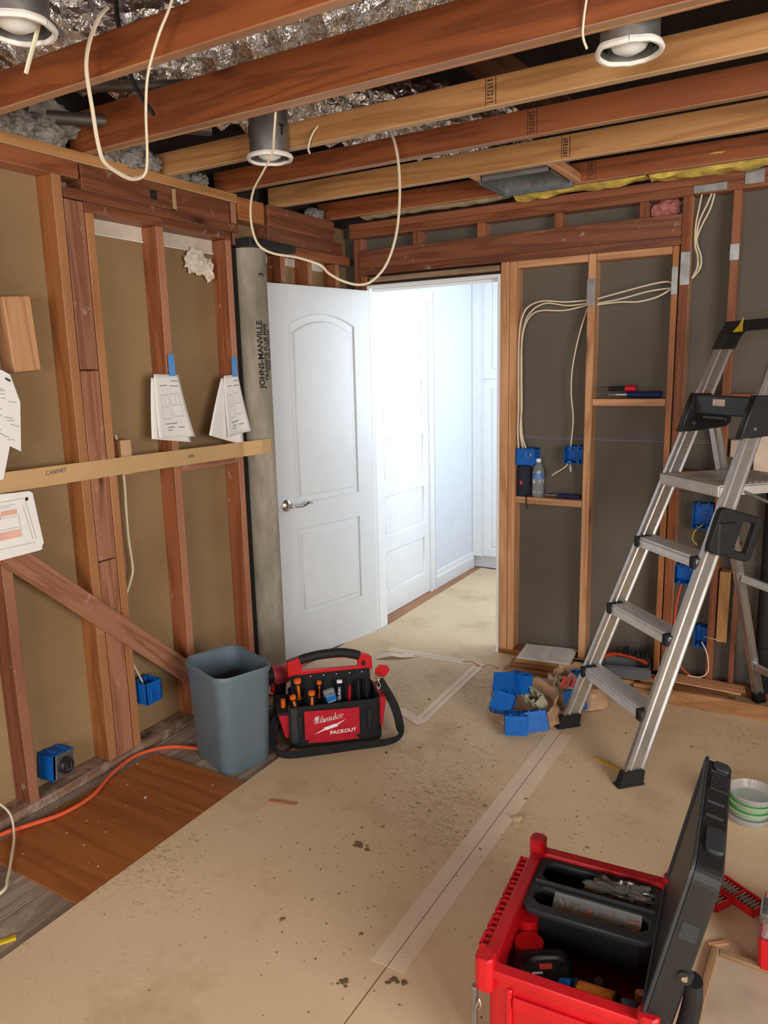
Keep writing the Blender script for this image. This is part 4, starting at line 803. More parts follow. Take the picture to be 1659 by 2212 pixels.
MB().box(-.012, .012, -.006, .006, 0, .105, .003).obj('body', plain('navy_metal', S(28, 38, 66), .35, .4), kn); MB().box(-.0115, .0115, -.0065, .0065, .105, .118, .002).obj('end_cap', M_PAPERW, kn)
text(kn, 'lettering', 'QUINN', .0165, LW, frame((0, -.0072, .055), (0, 0, 1), z=(0, -1, 0)), 0, .0005, .0002, 1.15)
handtool('screwdriver', 'small red handled screwdriver in the middle of tool bag', inbag(.068, -.05, .235, 0, PI/2+.05), .12, M_REDP, 'rod', .008)
handtool('pliers', 'black handled pliers at the right in the tool bag', inbag(.108, -.04, .255, 0, PI/2), .14, M_BLACKP, 'rod', .010)
handtool('pliers', 'second black handled tool beside the right bag pocket', inbag(.140, -.045, .25, 0, PI/2-.06), .14, M_BLACKP, 'rod', .010)
rk = thing('folding_saw', 'red blade tip tool clipped at the right side of bag', 'tool', M=inbag(.215, .01, .262, 0, 0))
flat(rk, 'blade', [[(-.02, -.02), (.02, -.03), (.045, .0), (.035, .022), (.0, .03), (-.02, .01)]], .006, .001, M_REDP, frame((0, 0, 0), (1, 0, 0), z=(0, -1, 0)))
# impact driver beside the bag
iv = thing('impact_driver', 'red and black cordless impact driver between bin and bag', 'power tool', M=T(-2.095, 2.49, .012, math.radians(-32)) @ MX.Scale(1.15, 4))
MB().box(-.04, .04, -.035, .085, .0, .05, .008).obj('battery', M_BLACKP, iv)
MB().hexa([(-.02, -.01, .05), (.02, -.01, .05), (.02, .035, .05), (-.02, .035, .05)], [(-.017, .0, .17), (.017, .0, .17), (.017, .045, .17), (-.017, .045, .17)], .006).obj('grip', M_BLACKP, iv)
MB().lathe([(.0001, -.075), (.026, -.07), (.033, -.05), (.034, .03), (.0001, .03)], 20, T(0, .02, .205, 0, PI/2)).box(-.018, .018, .0, .06, .165, .19, .005).obj('motor_housing', plain('faded_red_plastic', S(206, 70, 78), .45), iv, True)
MB().lathe([(.033, .028), (.031, .045), (.024, .06), (.022, .085), (.0001, .085)], 20, T(0, .02, .205, 0, PI/2)).obj('nose', M_RUBBER, iv, True)
MB().lathe([(.009, .085), (.009, .10), (.0001, .10)], 12, T(0, .02, .205, 0, PI/2)).cyl((0, -.08, .205), (0, -.115, .205), .004).obj('chuck', M_CHROME, iv, True)
MB().box(-.006, .006, -.018, .0, .13, .16, .003).obj('trigger', M_REDP, iv)
MB().tube([(-.03, .02, .055), (-.05, .02, .11), (-.045, .02, .15), (-.02, .02, .16)], .003, 6).obj('belt_hook', M_CHROME, iv, True)
# ------------------------------------------------------------------ ladder
ld = thing('step_ladder', 'silver aluminium platform step ladder standing before the back wall', 'ladder', (-.772, 2.87, .0125), math.radians(-45.275))
K, TA, W0 = .384, .051, .249
def fp_(s, z, y=0, x=0): return V((s*(W0-TA*z)+x, K*z+y, z))
def ibeam(b, p0, p1, dep, fl_w, t=.003, s=1, mid=None):
    for y0, y1, hw in ((0, t*1.6, fl_w/2), (dep-t*1.6, dep, fl_w/2))+(((mid, mid+t, fl_w*.35),) if mid else ()):
        b.hexa([p0+V((-hw, y0, 0)), p0+V((hw, y0, 0)), p0+V((hw, y1, 0)), p0+V((-hw, y1, 0))], [p1+V((-hw, y0, 0)), p1+V((hw, y0, 0)), p1+V((hw, y1, 0)), p1+V((-hw, y1, 0))])
    b.hexa([p0+V((-t/2, 0, 0)), p0+V((t/2, 0, 0)), p0+V((t/2, dep, 0)), p0+V((-t/2, dep, 0))], [p1+V((-t/2, 0, 0)), p1+V((t/2, 0, 0)), p1+V((t/2, dep, 0)), p1+V((-t/2, dep, 0))])
    return b
for s in (-1, 1):
    ibeam(MB(), fp_(s, .03), fp_(s, 1.72), .08, .017, .003, s, .027).obj('front_rail', M_ALU, ld)
    q = fp_(s, .045); p = fp_(s, .0)
    MB().hexa([p+V((-.019, -.010, 0)), p+V((.019, -.010, 0)), p+V((.019, .094, 0)), p+V((-.019, .094, 0))], [q+V((-.017, -.006, .012)), q+V((.017, -.006, .012)), q+V((.017, .086, .012)), q+V((-.017, .086, .012))], .003).box(p.x-.022, p.x+.022, p.y-.014, p.y+.098, 0, .010, .003).obj('foot', M_RUBBER, ld)
    # rear leg
    r0_, r1_ = V((s*.215, 1.0, .0)), V((s*.187, .635, 1.36))
    ibeam(MB(), r0_, r1_, .04, .03, .003, s).obj('rear_leg', M_ALU, ld)
    MB().hexa([r0_+V((-.019, -.006, 0)), r0_+V((.019, -.006, 0)), r0_+V((.019, .048, 0)), r0_+V((-.019, .048, 0))], [r0_+V((-.019, -.016, .05)), r0_+V((.019, -.016, .05)), r0_+V((.019, .036, .05)), r0_+V((-.019, .036, .05))], .003).obj('rear_foot', M_RUBBER, ld)
    # hinge bracket
    xx = s*(W0-TA*1.37)
    pl_ = [(.488, 1.305), (.545, 1.305), (.70, 1.318), (.722, 1.335), (.722, 1.40), (.705, 1.425), (.64, 1.43), (.62, 1.452), (.545, 1.455)]
    br = flat(ld, 'hinge_bracket', [pl_], .034, .004, M_BLACKP, frame((xx, 0, 0), (0, 1, 0), z=(1, 0, 0)))
    e = MB()
    for (y, z) in ((.545, 1.335), (.695, 1.345), (.60, 1.42)):
        for ss in (-1, 1): e.lathe([(.0001, .003), (.006, .0025), (.0075, 0)], 10, T(xx+ss*.0172, y, z, 0, 0, ss*PI/2))
    e.obj('bolt', M_STEEL, ld)
for i, z in enumerate((.279, .563, .854)):
    hw = W0-TA*z-.004; y0 = K*z-.008
    t = MB().box(-hw, hw, y0, y0+.088, z-.006, z, .001).box(-hw, hw, y0, y0+.004, z-.034, z).box(-hw, hw, y0-.003, y0, z-.012, z-.006).box(-hw, hw, y0-.003, y0, z-.034, z-.028).box(-hw, hw, y0+.084, y0+.088, z-.034, z)
    st = t.obj('step', M_STEP, ld)
    rb_ = MB()
    for k in range(6): rb_.box(-hw+.004, hw-.004, y0+.002+k*.015, y0+.010+k*.015, z, z+.007)
    rb_.obj('tread_rib', M_STEP, st)
    for s in (-1, 1): MB().box(min(s*hw, s*(hw-.028)), max(s*hw, s*(hw-.028)), y0-.012, y0+.06, z-.037, z+.008, .003).obj('end_cap', M_RUBBER, st)
z = 1.128; y0 = K*z-.02; hw = W0-TA*z-.004
pf = MB().box(-hw, hw, y0, y0+.40, z-.012, z, .003).box(-hw, hw, y0-.004, y0+.008, z-.045, z, .004).box(-hw, -hw+.008, y0, y0+.40, z-.04, z).box(hw-.008, hw, y0, y0+.40, z-.04, z).box(-hw, hw, y0+.392, y0+.404, z-.045, z, .003).obj('platform', M_ALUP, ld)
g_ = MB()
for k in range(12): g_.box(-hw+.02, hw-.02, y0+.03+k*.028, y0+.044+k*.028, z, z+.002)
g_.obj('tread_rib', M_ALUP, pf); MB().box(-hw+.04, hw-.04, y0-.0055, y0-.004, z-.036, z-.012, .0005).obj('front_recess', M_ALUP, pf)
MB().box(-.165, .165, .545, .575, 1.375, 1.452, .006).box(-.165, .165, .575, .64, 1.375, 1.385, .002).box(-.09, .03, .53, .545, 1.360, 1.372, .002).obj('tool_tray', M_CHAR, ld)
MB().box(-.05, .02, .5435, .5455, 1.412, 1.438).obj('sticker', plain('white_red_sticker', S(214, 196, 182), .6, 0, .2, 30), ld)
xt = W0-TA*1.73
top = [(-xt-.02, 1.635), (-xt-.012, 1.70), (-xt+.005, 1.745), (xt-.005, 1.745), (xt+.012, 1.70), (xt+.02, 1.635), (xt-.008, 1.635), (xt-.02, 1.69), (xt-.035, 1.705), (-xt+.035, 1.705), (-xt+.02, 1.69), (-xt+.008, 1.635)]
MT = MX(((1, 0, 0, 0), (0, K, 1, 0), (0, 1, 0, 0), (0, 0, 0, 1)))
bt = MB(); bt.prism(top, -.004, .085); 
for v in bt.bm.verts: v.co = V((v.co.x, K*v.co.y+v.co.z, v.co.y))
bt.obj('top_handle', M_BLACKP, ld)
tg = MB().prism([(-.075, 0), (-.03, 0), (-.04, .02), (-.05, .048), (-.058, .02)], -.001, .001, M=T(.01, K*1.70-.010, 1.70, 0, 1.204) @ MX.Scale(1.25, 4)).obj('tape_scrap', M_YEL, ld)
# carry grip on the right rail
hx = W0-TA*.95
hg = flat(ld, 'carry_grip', [rrect(.36, .545, .865, 1.03, .02), rrect(.458, .528, .885, 1.012, .014)], .03, .006, M_RUBBER, frame((hx+.03, 0, 0), (0, 1, 0), z=(1, 0, 0)) @ T(.45, .945, 0, -.3) @ T(-.45, -.945, 0))
MB().box(hx+.012, hx+.05, .375, .45, .875, 1.00, .005).obj('grip_plate', M_BLACKP, ld)
for z_ in (.63, .19):
    y_ = 1.0-.365*z_/1.36+.012; x_ = .215-.028*z_/1.36
    MB().box(-x_, x_, y_, y_+.02, z_-.018, z_+.018, .003).obj('rear_brace', M_ALU, ld)
MB().cyl(V((.19, .52, 1.10)), V((.19, .80, .98)), .006).obj('spreader', M_STEEL, ld)
# ------------------------------------------------------------------ bags of boxes
def shop_bag(label, x, y, rx, ry, h, seed, tip=0):
    root = thing('shopping_bag', label, 'bag', (x, y, .0125)); n = 40; b = MB(); rows = []
    for (k, z) in ((.02, .002), (.8, .003), (1.0, .015), (1.12, .05), (1.1, .09), (1.02, .13), (.98, .17), (1.06, .2), (1.0, .22)):
        for i in range(n):
            a = 2*PI*i/n; q = V((math.cos(a), math.sin(a), z*9)); f = k*(1+.16*NZ.noise(q*2.2+V((seed, 0, 0)))+.12*NZ.noise(q*6+V((0, seed, 0)))+.05*NZ.noise(V((a*5, z*60, seed))))
            hh = z/.22*h*(1+tip*math.sin(a)+.25*NZ.noise(V((math.cos(a)*2, math.sin(a)*2, seed)))*(z/.22)) if z > .01 else z
            rows.append((rx*f*math.cos(a), ry*f*math.sin(a), max(hh, .001)))
    b._add(rows, [(i*n+k, i*n+(k+1) % n, (i+1)*n+(k+1) % n, (i+1)*n+k) for i in range(8) for k in range(n)]+[tuple(range(n))])
    b.obj('bag_film', M_BAG, root, True); return root
sb1 = shop_bag('open tan plastic bag spilling blue electrical boxes before the ladder', -1.115, 3.06, .148, .125, .115, 3, .35)
sb2 = shop_bag('red printed tan plastic bag of boxes behind the ladder foot', -.94, 3.31, .13, .10, .145, 11, .1)
RP = plain('red_bag_print', S(200, 52, 46), .5)
pr = MB()
for k in range(5): pr.box(-.085+k*.022, -.070+k*.022, -.118, -.114, .07+.012*k, .13+.010*k, M=T(0, -.012, .01, 0, -.2, .3))
pr.obj('print', RP, sb2); MB().tube([(-.03, -.10, .14), (0, -.12, .20), (.04, -.11, .16), (.05, -.10, .11)], .012, 6, 5, .25).obj('bag_handle', M_BAG, sb2, True)
GB = 'blue electrical boxes in the plastic bags'
for lb, x, y, z, rz, rx, ry, mt in (('blue box lowest at the bag front, back facing the room', -1.106, 2.925, .064, PI+.45, .12, 0, M_BLUE), ('blue box at the right front mouth of the bag', -1.022, 2.975, .064, PI+.35, .35, .2, M_BLUE),
        ('blue box with a pale reflecting face at the bag upper left', -1.185, 3.035, .150, PI+.15, .95, .15, M_BLUE), ('blue box standing highest at the back of the bag', -1.135, 3.115, .165, PI-.3, .2, .1, M_BLUE),
        ('blue box half buried at the left in the bag', -1.187, 2.99, .085, PI+.1, .75, -.2, M_BLUE), ('beige grey electrical box lying open among the blue ones', -1.07, 3.04, .145, -.45, -.95, .1, M_BEIGE),
        ('blue box low in the red printed bag beside ladder leg', -.925, 3.215, .075, PI+.4, .5, .2, M_BLUE), ('blue box high in the red printed bag behind ladder', -.93, 3.33, .135, .3, -.5, 0, M_BLUE), ('beige box end peeking from the red printed bag', -.985, 3.245, .14, .4, -.8, .2, M_BEIGE)):
    ebox(lb, T(x, y, z, rz, rx, ry), (.095 if mt == M_BLUE else .09), .075, (.085 if mt == M_BLUE else .055), mt, GB)
# ------------------------------------------------------------------ flooring boards
GF = 'oak flooring boards by the back wall'
def fboard(label, x0, y0, x1, y1, z, w, t, mat=W_OAK):
    o = beam(None, 'flooring_board', (x0, y0, z+t/2), (x1, y1, z+t/2), w, t, (0, 0, 1), mat, .0015); return tag(o, label, 'board', GF)
fboard('oak board at the front left of the pile near the bags', -1.40, 3.545, -.80, 3.625, .0125, .06, .019)
fboard('second oak board up beneath the printed papers', -1.385, 3.60, -.72, 3.655, .032, .07, .019)
fboard('oak board topmost under the papers at the left', -1.365, 3.635, -.62, 3.70, .0515, .11, .019)
for k in range(3): fboard('oak board stacked at the pile bottom against the bottom plate', -1.35+.1*k, 3.715, -.30+.02*k, 3.74, .0125+.0195*k, .05, .019)
for k in range(2): fboard('oak board in the pile middle between ladder legs', -.78+.03*k, 3.62+.01*k, -.30-.03*k, 3.655+.012*k, .0125+.0195*k, .07, .019)
fboard('thin pale board lying on top at the right of the pile', -.66, 3.70, -.27, 3.69, .0715, .11, .006, W_PALE)
lb_ = tag(beam(None, 'flooring_board', (-.62, 3.53, .0475), (.55, 3.565, .0475), .019, .07, (0, 0, 1), W_OAK, .0015), 'long oak board standing on edge in front of the pile', 'board', GF)
text(lb_, 'lettering', '0 5 8 3L', .022, plain('faint_brown_ink', S(140, 98, 60), .7), frame((-.46, -.0098, .005), (1, 0, 0), z=(0, -1, 0)), 0, 0, .0001)
pp_ = thing('printed_papers', 'printed instruction sheets lying on the flooring boards', 'papers', (-1.225, 3.71, .0715), math.radians(8))
for k in range(3): MB().box(-.14+.004*k, .14-.003*k, -.11+.002*k, .12-.004*k, .0005+.0025*k, .0022+.0025*k).obj('sheet', M_PAPERW, pp_, M=MX.Rotation(.03*(k-1), 4, 'Z'))
sg = [(-.12, .10-.011*k, -.12+R.uniform(.08, .11), .10-.011*k) for k in range(18)]+[(.01, .10-.011*k, .01+R.uniform(.07, .11), .10-.011*k) for k in range(18)]
strips(lambda u, v: (u, v, .0078), sg, .0013).obj('print', M_INKL, pp_)
# dustpan
dp = thing('dustpan', 'dark grey dustpan with brush behind the ladder', 'dustpan', (-.80, 3.66, .073), math.radians(14))
loft(MB(), [ring(.20, .13, 0, .02), ring(.23, .15, .06, .025), ring(.222, .142, .06, .022), ring(.19, .12, .005, .018)], True, True).box(-.115, .115, -.078, -.07, 0, .05).obj('pan', plain('dusty_grey_plastic', S(84, 86, 90), .6), dp)
MB().tube([(-.11, .0, .075), (-.04, .01, .09), (.06, .01, .07), (.10, .0, .055)], .02, 10, 5, .5).obj('brush_back', plain('red_orange_plastic', S(196, 66, 40), .5), dp, True)
bz = MB()
for k in range(60): 
    x = -.05+.15*R.random(); y = R.uniform(-.01, .035); bz.cyl((x, y, .08), (x+R.uniform(-.012, .012), y+R.uniform(-.005, .02), .10+.03*R.random()), .005, .003, 5)
stuff(bz.obj('bristles', M_BLACK, dp))
# ------------------------------------------------------------------ toolbox
TXM = T(-.42, 1.595, .0125, math.radians(4.5))
tx = thing('tool_box', 'large red toolbox with its black lid open at the lower right', 'toolbox', M=TXM)
w, dd, h, t = .345, .45, .262, .012
sh = loft(MB(), [ring(w-.03, dd-.03, 0, .02, 2), ring(w, dd, .03, .025, 2), ring(w, dd, h, .025, 2), ring(w-2*t, dd-2*t, h, .018, 2), ring(w-2*t-.01, dd-2*t-.01, .03, .018, 2)], True, True)
sh.obj('body', M_REDP, tx, True)
flat(tx, 'rim', [rrect(-w/2-.012, w/2+.004, -dd/2-.012, dd/2+.012, .018, 2), rrect(-w/2+t, w/2-t, -dd/2+t, dd/2-t, .016, 2)], .022, .003, M_REDP, T(0, 0, h+.003))
for sx, sy, hh in ((-1, 1, .047), (-1, -1, .038), (1, -1, .030), (1, 1, .03)):
    cx_, cy_ = sx*(w/2+.001), sy*(dd/2+.001)
    MB().prism([(cx_-.022, cy_-.012), (cx_-.012, cy_-.022), (cx_+.012, cy_-.022), (cx_+.022, cy_-.012), (cx_+.022, cy_+.012), (cx_+.012, cy_+.022), (cx_-.012, cy_+.022), (cx_-.022, cy_+.012)], h-.045, h+hh, bev=.004).obj('corner_post', M_REDP, tx)
sl = MB()
for y in (-.15, -.09, -.03, .03, .09, .15):
    sl.box(-w/2-.034, -w/2-.012, y-.024, y-.019, h-.015, h+.012).box(-w/2-.034, -w/2-.012, y+.019, y+.024, h-.015, h+.012).box(-w/2-.036, -w/2-.031, y-.024, y+.024, h-.015, h+.012).box(-w/2-.034, -w/2-.012, y-.003, y+.003, h-.01, h+.010)
stuff(sl.obj('latch_rail', M_REDP, tx))
MB().box(-w/2-.012, -w/2-.002, -.10, .10, .06, .2, .003).box(-.11, .11, -dd/2-.010, -dd/2, h-.075, h-.045, .003).box(-.125, -.112, -dd/2-.008, -dd/2, .04, h-.03, .003).box(.112, .125, -dd/2-.008, -dd/2, .04, h-.03, .003).box(-.004, .004, -dd/2-.006, -dd/2, .04, h-.075, .002).obj('moulded_rib', M_REDP, tx)
MB().box(-.075, .045, -dd/2-.014, -dd/2-.0105, h+.001, h+.009, .001).obj('rim_slot', plain('dark_red_plastic', S(120, 12, 20), .5), tx)
MB().cyl((-w/2+.05, -.05, .03), (-w/2+.05, -.05, h-.05), .035, n=14).cyl((-w/2+.03, .01, .03), (-w/2+.03, .01, h-.03), .026, n=14).obj('inner_column', M_REDP, tx, True)
MB().box(-w/2-.030, -w/2-.018, -dd/2-.018, -dd/2-.002, .0, h-.045, .002).obj('handle_rail', M_STEEL, tx); MB().tube([(-w/2-.012, -dd/2-.016, h-.07), (-w/2-.006, -dd/2-.02, h-.085), (-w/2-.016, -dd/2-.022, h-.09), (-w/2-.012, -dd/2-.016, h-.07)], .002, 6, 3).obj('latch_wire', M_CHROME, tx, True)
# inner black tray
oct_o = lambda x0, x1, y0, y1, c: [(x0+c, y0), (x1-c, y0), (x1, y0+c), (x1, y1-c), (x1-c, y1), (x0+c, y1), (x0, y1-c), (x0, y0+c)]
ty = flat(tx, 'inner_tray', [oct_o(-.165, .165, .0, .213, .03), oct_o(-.142, .142, .022, .093, .02), oct_o(-.142, .142, .115, .197, .02)], .016, .004, M_CHAR, T(0, 0, h-.004))
b = MB()
for o, (x0, x1, y0, y1) in enumerate(((-.146, .146, .018, .097), (-.146, .146, .111, .201))):
    P = oct_o(x0, x1, y0, y1, .022); n = 8
    b._add([(p[0], p[1], h-.008) for p in P]+[(p[0]*.96, y0+(p[1]-y0)*.94+.003, h-.11) for p in P], [(i, (i+1) % n, n+(i+1) % n, n+i) for i in range(n)]+[tuple(range(n, 2*n))])
b.obj('tray_well', M_BLACKP, tx, solid=.002)
MB().box(-.15, .15, .1, .108, h-.02, h+.012, .003).obj('tray_grip', M_CHAR, tx)
# lid
a12 = math.radians(12); ML = MX(((0, math.sin(a12), math.cos(a12), .192), (1, 0, 0, 0), (0, math.cos(a12), -math.sin(a12), h+.0), (0, 0, 0, 1)))   # local x along hinge, y up the lid, z outward
li = MB().prism(rrect(-dd/2-.005, dd/2+.005, -.01, .385, .03, 3), -.032, .022, bev=.004).obj('lid', M_BLACKP, tx, M=ML)
flat(li, 'lid_lip', [rrect(-dd/2-.008, dd/2+.008, -.012, .388, .03, 3), rrect(-dd/2+.01, dd/2-.01, .006, .37, .02, 3)], .008, .002, M_CHAR, T(0, 0, -.034))
E1 = MX(((1, 0, 0, 0), (0, 0, 1, .385), (0, 1, 0, 0), (0, 0, 0, 1)))      # free edge: x along hinge, local y = thickness, z = up the lid
E2 = MX(((0, 0, -1, -dd/2-.005), (-1, 0, 0, 0), (0, 1, 0, 0), (0, 0, 0, 1)))  # front end
for k in range(6): MB().box(.075+.012*k, .081+.012*k, -.022, .018, -.002, .005, .001).obj('vent_rib', M_BLACKP, li, M=E1)
for x in (.155, .02, -.035): MB().box(x-.003, x+.003, -.024, .012, -.002, .004, .001).obj('edge_rib', M_CHAR, li, M=E1)
MB().prism(rrect(.165, .205, -.018, .016, .008, 3), -.002, .006, M=E1, bev=.002).obj('edge_pad', M_CHAR, li)
MB().prism(rrect(-.165, -.08, -.018, .018, .012, 3), -.002, .007, M=E1, bev=.002).obj('edge_pad', M_CHAR, li)
MB().prism(rrect(-.265, -.225, -.02, .012, .004, 2), -.001, .0015, M=E2).obj('end_recess', M_CHAR, li)
q_ = V((-dd/2-.008, .145, .014))
MB().lathe([(.0001, .006), (.006, .005), (.008, 0)], 12, MX.Translation(q_) @ MX.Rotation(-PI/2, 4, 'Y')).obj('lid_rivet', M_CHROME, li, True)
MB().cyl(q_+V((.012, 0, 0)), q_+V((-.002, 0, 0)), .017, .014, 16).obj('rivet_boss', M_BLACKP, li, True)
MB().tube([(-dd/2+.012, .135, .032), (-dd/2+.012, .08, .044), (-dd/2+.012, .0, .048), (-dd/2+.012, -.045, .042)], .024, 12, 4, .75).obj('lid_hinge_arm', M_RUBBER, li, True)
MB().tube([(dd/2-.03, .135, .032), (dd/2-.03, .08, .044), (dd/2-.03, .0, .048), (dd/2-.03, -.045, .042)], .024, 12, 4, .75).obj('lid_hinge_arm', M_RUBBER, li, True)
# contents of the toolbox
def intx(x, y, z, rz=0, rx=0, ry=0): return TXM @ T(x, y, z, rz, rx, ry)
M_SMOKE = plain('smoky_clear_plastic', S(120, 118, 114), .12, 0, .05, 5, 0, .4, .35)
oc = thing('parts_case', 'clear compartment case of small parts in the toolbox tray', 'case', M=intx(.015, .055, h-.022, .0, .5))
MB().box(-.105, .105, -.035, .035, -.012, -.010).box(-.105, -.103, -.035, .035, -.012, .012).box(.103, .105, -.035, .035, -.012, .012).box(-.105, .105, -.035, -.033, -.012, .012).box(-.105, .105, .033, .035, -.012, .012).obj('shell', M_CLEAR, oc); MB().box(-.106, .106, -.036, .036, .0125, .014).obj('cover', plain('thin_clear_cover', S(200, 200, 200), .1, 0, .02, 5, 0, .5, .1), oc)
b = MB()
for k in range(1, 6): b.box(-.105+.035*k-.0008, -.105+.035*k+.0008, -.033, .033, -.01, .011)
b.obj('divider', M_CLEAR, oc)
for k, m in enumerate((M_BEIGE, M_CHROME, M_ORANGE, M_STEEL, M_BLACKP, M_ORANGE)):
    b = MB()
    for q in range(5): b.box(-.012, .012, -.002, .002, -.002, .002, M=T(-.087+.035*k+R.uniform(-.004, .004), R.uniform(-.024, .024), -.007+.002*q, R.uniform(0, 3)))
    stuff(b.obj('small_parts', m, oc))
pbm = MB().ball((0, 0, 0), .055, 4, (1.25, .5, .5), 1.0, 3.5)
pb = pbm.obj('plastic_bag', plain('crinkled_clear_film', S(120, 118, 112), .08, 0, .1, 5, 0, .8, .55), M=intx(.055, .155, h-.005)); tag(pb, 'crinkled clear plastic bag in the back tray of toolbox', 'bag')
gl = thing('work_case', 'black zipped tool case with red mark inside the toolbox', 'case', M=intx(-.070, -.095, .172, .5, .3))
MB().box(-.075, .06, -.05, .05, -.045, .045, .018).obj('body', M_BLACKP, gl, True); MB().box(-.02, .01, -.01, .003, .0455, .0465).obj('mark', plain('red_mark', S(214, 70, 56), .5), gl); MB().box(-.04, -.015, -.02, -.015, .0455, .0465).obj('white_mark', M_PAPERW, gl)
MB().tube([(-.05, 0, .05), (-.03, 0, .07), (0.02, 0, .07), (.04, 0, .05)], .006, 6).obj('handle', M_BLACKP, gl, True)
og = thing('line_reel', 'orange string reel at the front of the toolbox', 'reel', M=intx(.055, -.165, .212, 0, 0, PI/2))
MB().lathe([(.0001, -.04), (.032, -.04), (.034, -.036), (.034, .036), (.032, .04), (.0001, .04)], 24).obj('string', plain('orange_string', S(255, 140, 14), .6, 0, .3, 90, .5), og, True); MB().lathe([(.012, -.044), (.037, -.044), (.037, -.040), (.012, -.04)], 24, close=True).lathe([(.012, .040), (.037, .040), (.037, .044), (.012, .044)], 24, close=True).obj('flange', M_BLACKP, og, True)
tr = thing('tape_roll', 'blue grey tape roll at the front right of toolbox', 'tape', M=intx(.128, -.17, .205, .3, PI/2-.3))
MB().lathe([(.018, -.018), (.034, -.018), (.034, .018), (.018, .018)], 24, close=True).obj('roll', plain('blue_grey_tape', S(76, 84, 108), .5), tr, True)
handtool('chisel', 'wooden handled tool standing in the toolbox right corner', intx(.145, -.12, .235, 0, PI/2, PI/2), .16, W_PALE, 'rod', .012)
handtool('hand_tool', 'blue handled tool end low in the toolbox front', intx(-.012, -.175, .245, 1.2, 0, .6), .12, M_BLUE, 'rod', .012)
handtool('hand_tool', 'black handled tool leaning in the toolbox middle', intx(.05, -.09, .2, .6, 0, .9), .16, M_BLACKP, 'jaw', .014)
handtool('hand_tool', 'red handled tool lying deep in the toolbox', intx(.015, -.08, .12, 2.2, 0, .5), .14, M_REDP, 'jaw', .012)
# ------------------------------------------------------------------ bit set, tubs, organizer, screen
bs = thing('bit_set', 'red open drill bit case on the floor behind the toolbox lid', 'bit set', (-.163, 2.222, .0125), math.atan2(-.069, .11))
for k, (oy, ox) in enumerate(((.03, .015), (-.045, -.05))):
    hw_, hd_ = .075, .034
    tr_ = MB().box(ox-hw_, ox+hw_, oy-hd_, oy+hd_, 0, .006, .002).box(ox-hw_, ox+hw_, oy-hd_, oy-hd_+.006, 0, .024, .002).box(ox-hw_, ox+hw_, oy+hd_-.006, oy+hd_, 0, .024, .002).box(ox-hw_, ox-hw_+.006, oy-hd_, oy+hd_, 0, .024, .002).box(ox+hw_-.006, ox+hw_, oy-hd_, oy+hd_, 0, .024, .002).box(ox-.003, ox+.003, oy-hd_, oy+hd_, 0, .022, .001).obj('tray', M_REDP, bs)
    MB().box(ox-hw_+.01, ox-.008, oy-.012, oy+.012, .006, .016, .001).box(ox+.008, ox+hw_-.01, oy-.012, oy+.012, .006, .016, .001).obj('bit_holder', plain('grey_holder', S(160, 160, 160), .5), tr_)
    for q in range(12):
        x = ox-hw_+.012+q*.0118; MB().cyl((x, oy-.024, .018), (x, oy+.022, .018), .0028, n=6).obj('bit', M_CHROME, tr_)
MB().cyl((-.03, -.005, .014), (.03, -.005, .014), .005).obj('hinge', M_REDP, bs)
for k in range(4):
    zt = .0125+.028*k
    tu = thing('plastic_tub', ['clear tub at the bottom of the stack by the lid', 'clear tub of green wire above the bottom one', 'second green filled tub from the top of stack', 'topmost clear tub of the stack by the toolbox lid'][k], 'tub', (-.152+.003*k, 2.70-.002*k, zt), 0, 'stacked clear tubs')
    MB().lathe([(.0001, 0), (.062, 0), (.066, .004), (.074, .026), (.078, .0265), (.0785, .030), (.075, .030), (.064, .004), (.0001, .003)], 32).obj('tub_wall', M_CLEAR, tu, True)
    MB().lathe([(.0001, .004), (.061, .004), (.069, .024), (.0001, .025)], 24).obj('fill', M_GREEN if k in (1, 2) else M_CLEAR, tu, True)
yb = thing('wire_coil', 'yellow wire coil in a clear bag at the right edge', 'wire', (.03, 2.74, .0125))
MB().lathe([(.05, 0), (.085, .0), (.09, .03), (.085, .06), (.05, .06)], 28, close=True).obj('coil', plain('yellow_wire', S(196, 164, 56), .5, 0, .3, 60), yb, True)
MB().ball((0, 0, .045), .11, 4, (1, 1, .45), .35, 4).obj('bag_film', M_CLEAR, yb, True)
rg = thing('parts_organizer', 'red organizer with clear lid at the right edge', 'organizer', (.06, 2.06, .0125), 0)
MB().hexa([(-.12, -.10, 0), (.2, -.10, 0), (.2, .12, 0), (-.12, .12, 0)], [(-.125, -.105, .10), (.2, -.105, .10), (.2, .125, .10), (-.125, .125, .10)], .008).obj('base', M_REDP, rg)
MB().hexa([(-.12, -.10, .102), (.2, -.10, .102), (.2, .12, .102), (-.12, .12, .102)], [(-.10, -.08, .16), (.2, -.08, .16), (.2, .10, .16), (-.10, .10, .16)], .006).obj('cover', M_CLEAR, rg)
MB().box(-.128, -.105, -.03, .05, .09, .125, .004).box(-.09, -.05, -.108, -.09, .09, .125, .004).obj('latch', M_STEEL, rg)
scr = thing('framed_panel', 'dusty wood framed panel on the floor at bottom right', 'panel', (-.03, 1.62, .0125), math.radians(-2))
FRM = wood('weathered_frame', S(176, 142, 104), S(128, 96, 64), .7, .3)
for x0, x1, y0, y1, ax in ((-.16, -.138, -.36, .36, 'y'), (.38, .402, -.36, .36, 'y'), (-.138, .38, .338, .36, 'x'), (-.138, .38, -.36, -.338, 'x')): lumber(scr, 'frame_bar', x0, x1, y0, y1, 0, .018, FRM, ax)
MB().box(-.138, .38, -.338, .338, .004, .007).obj('pane', plain('dusty_pane', S(176, 160, 138), .45, 0, .15, 9), scr)
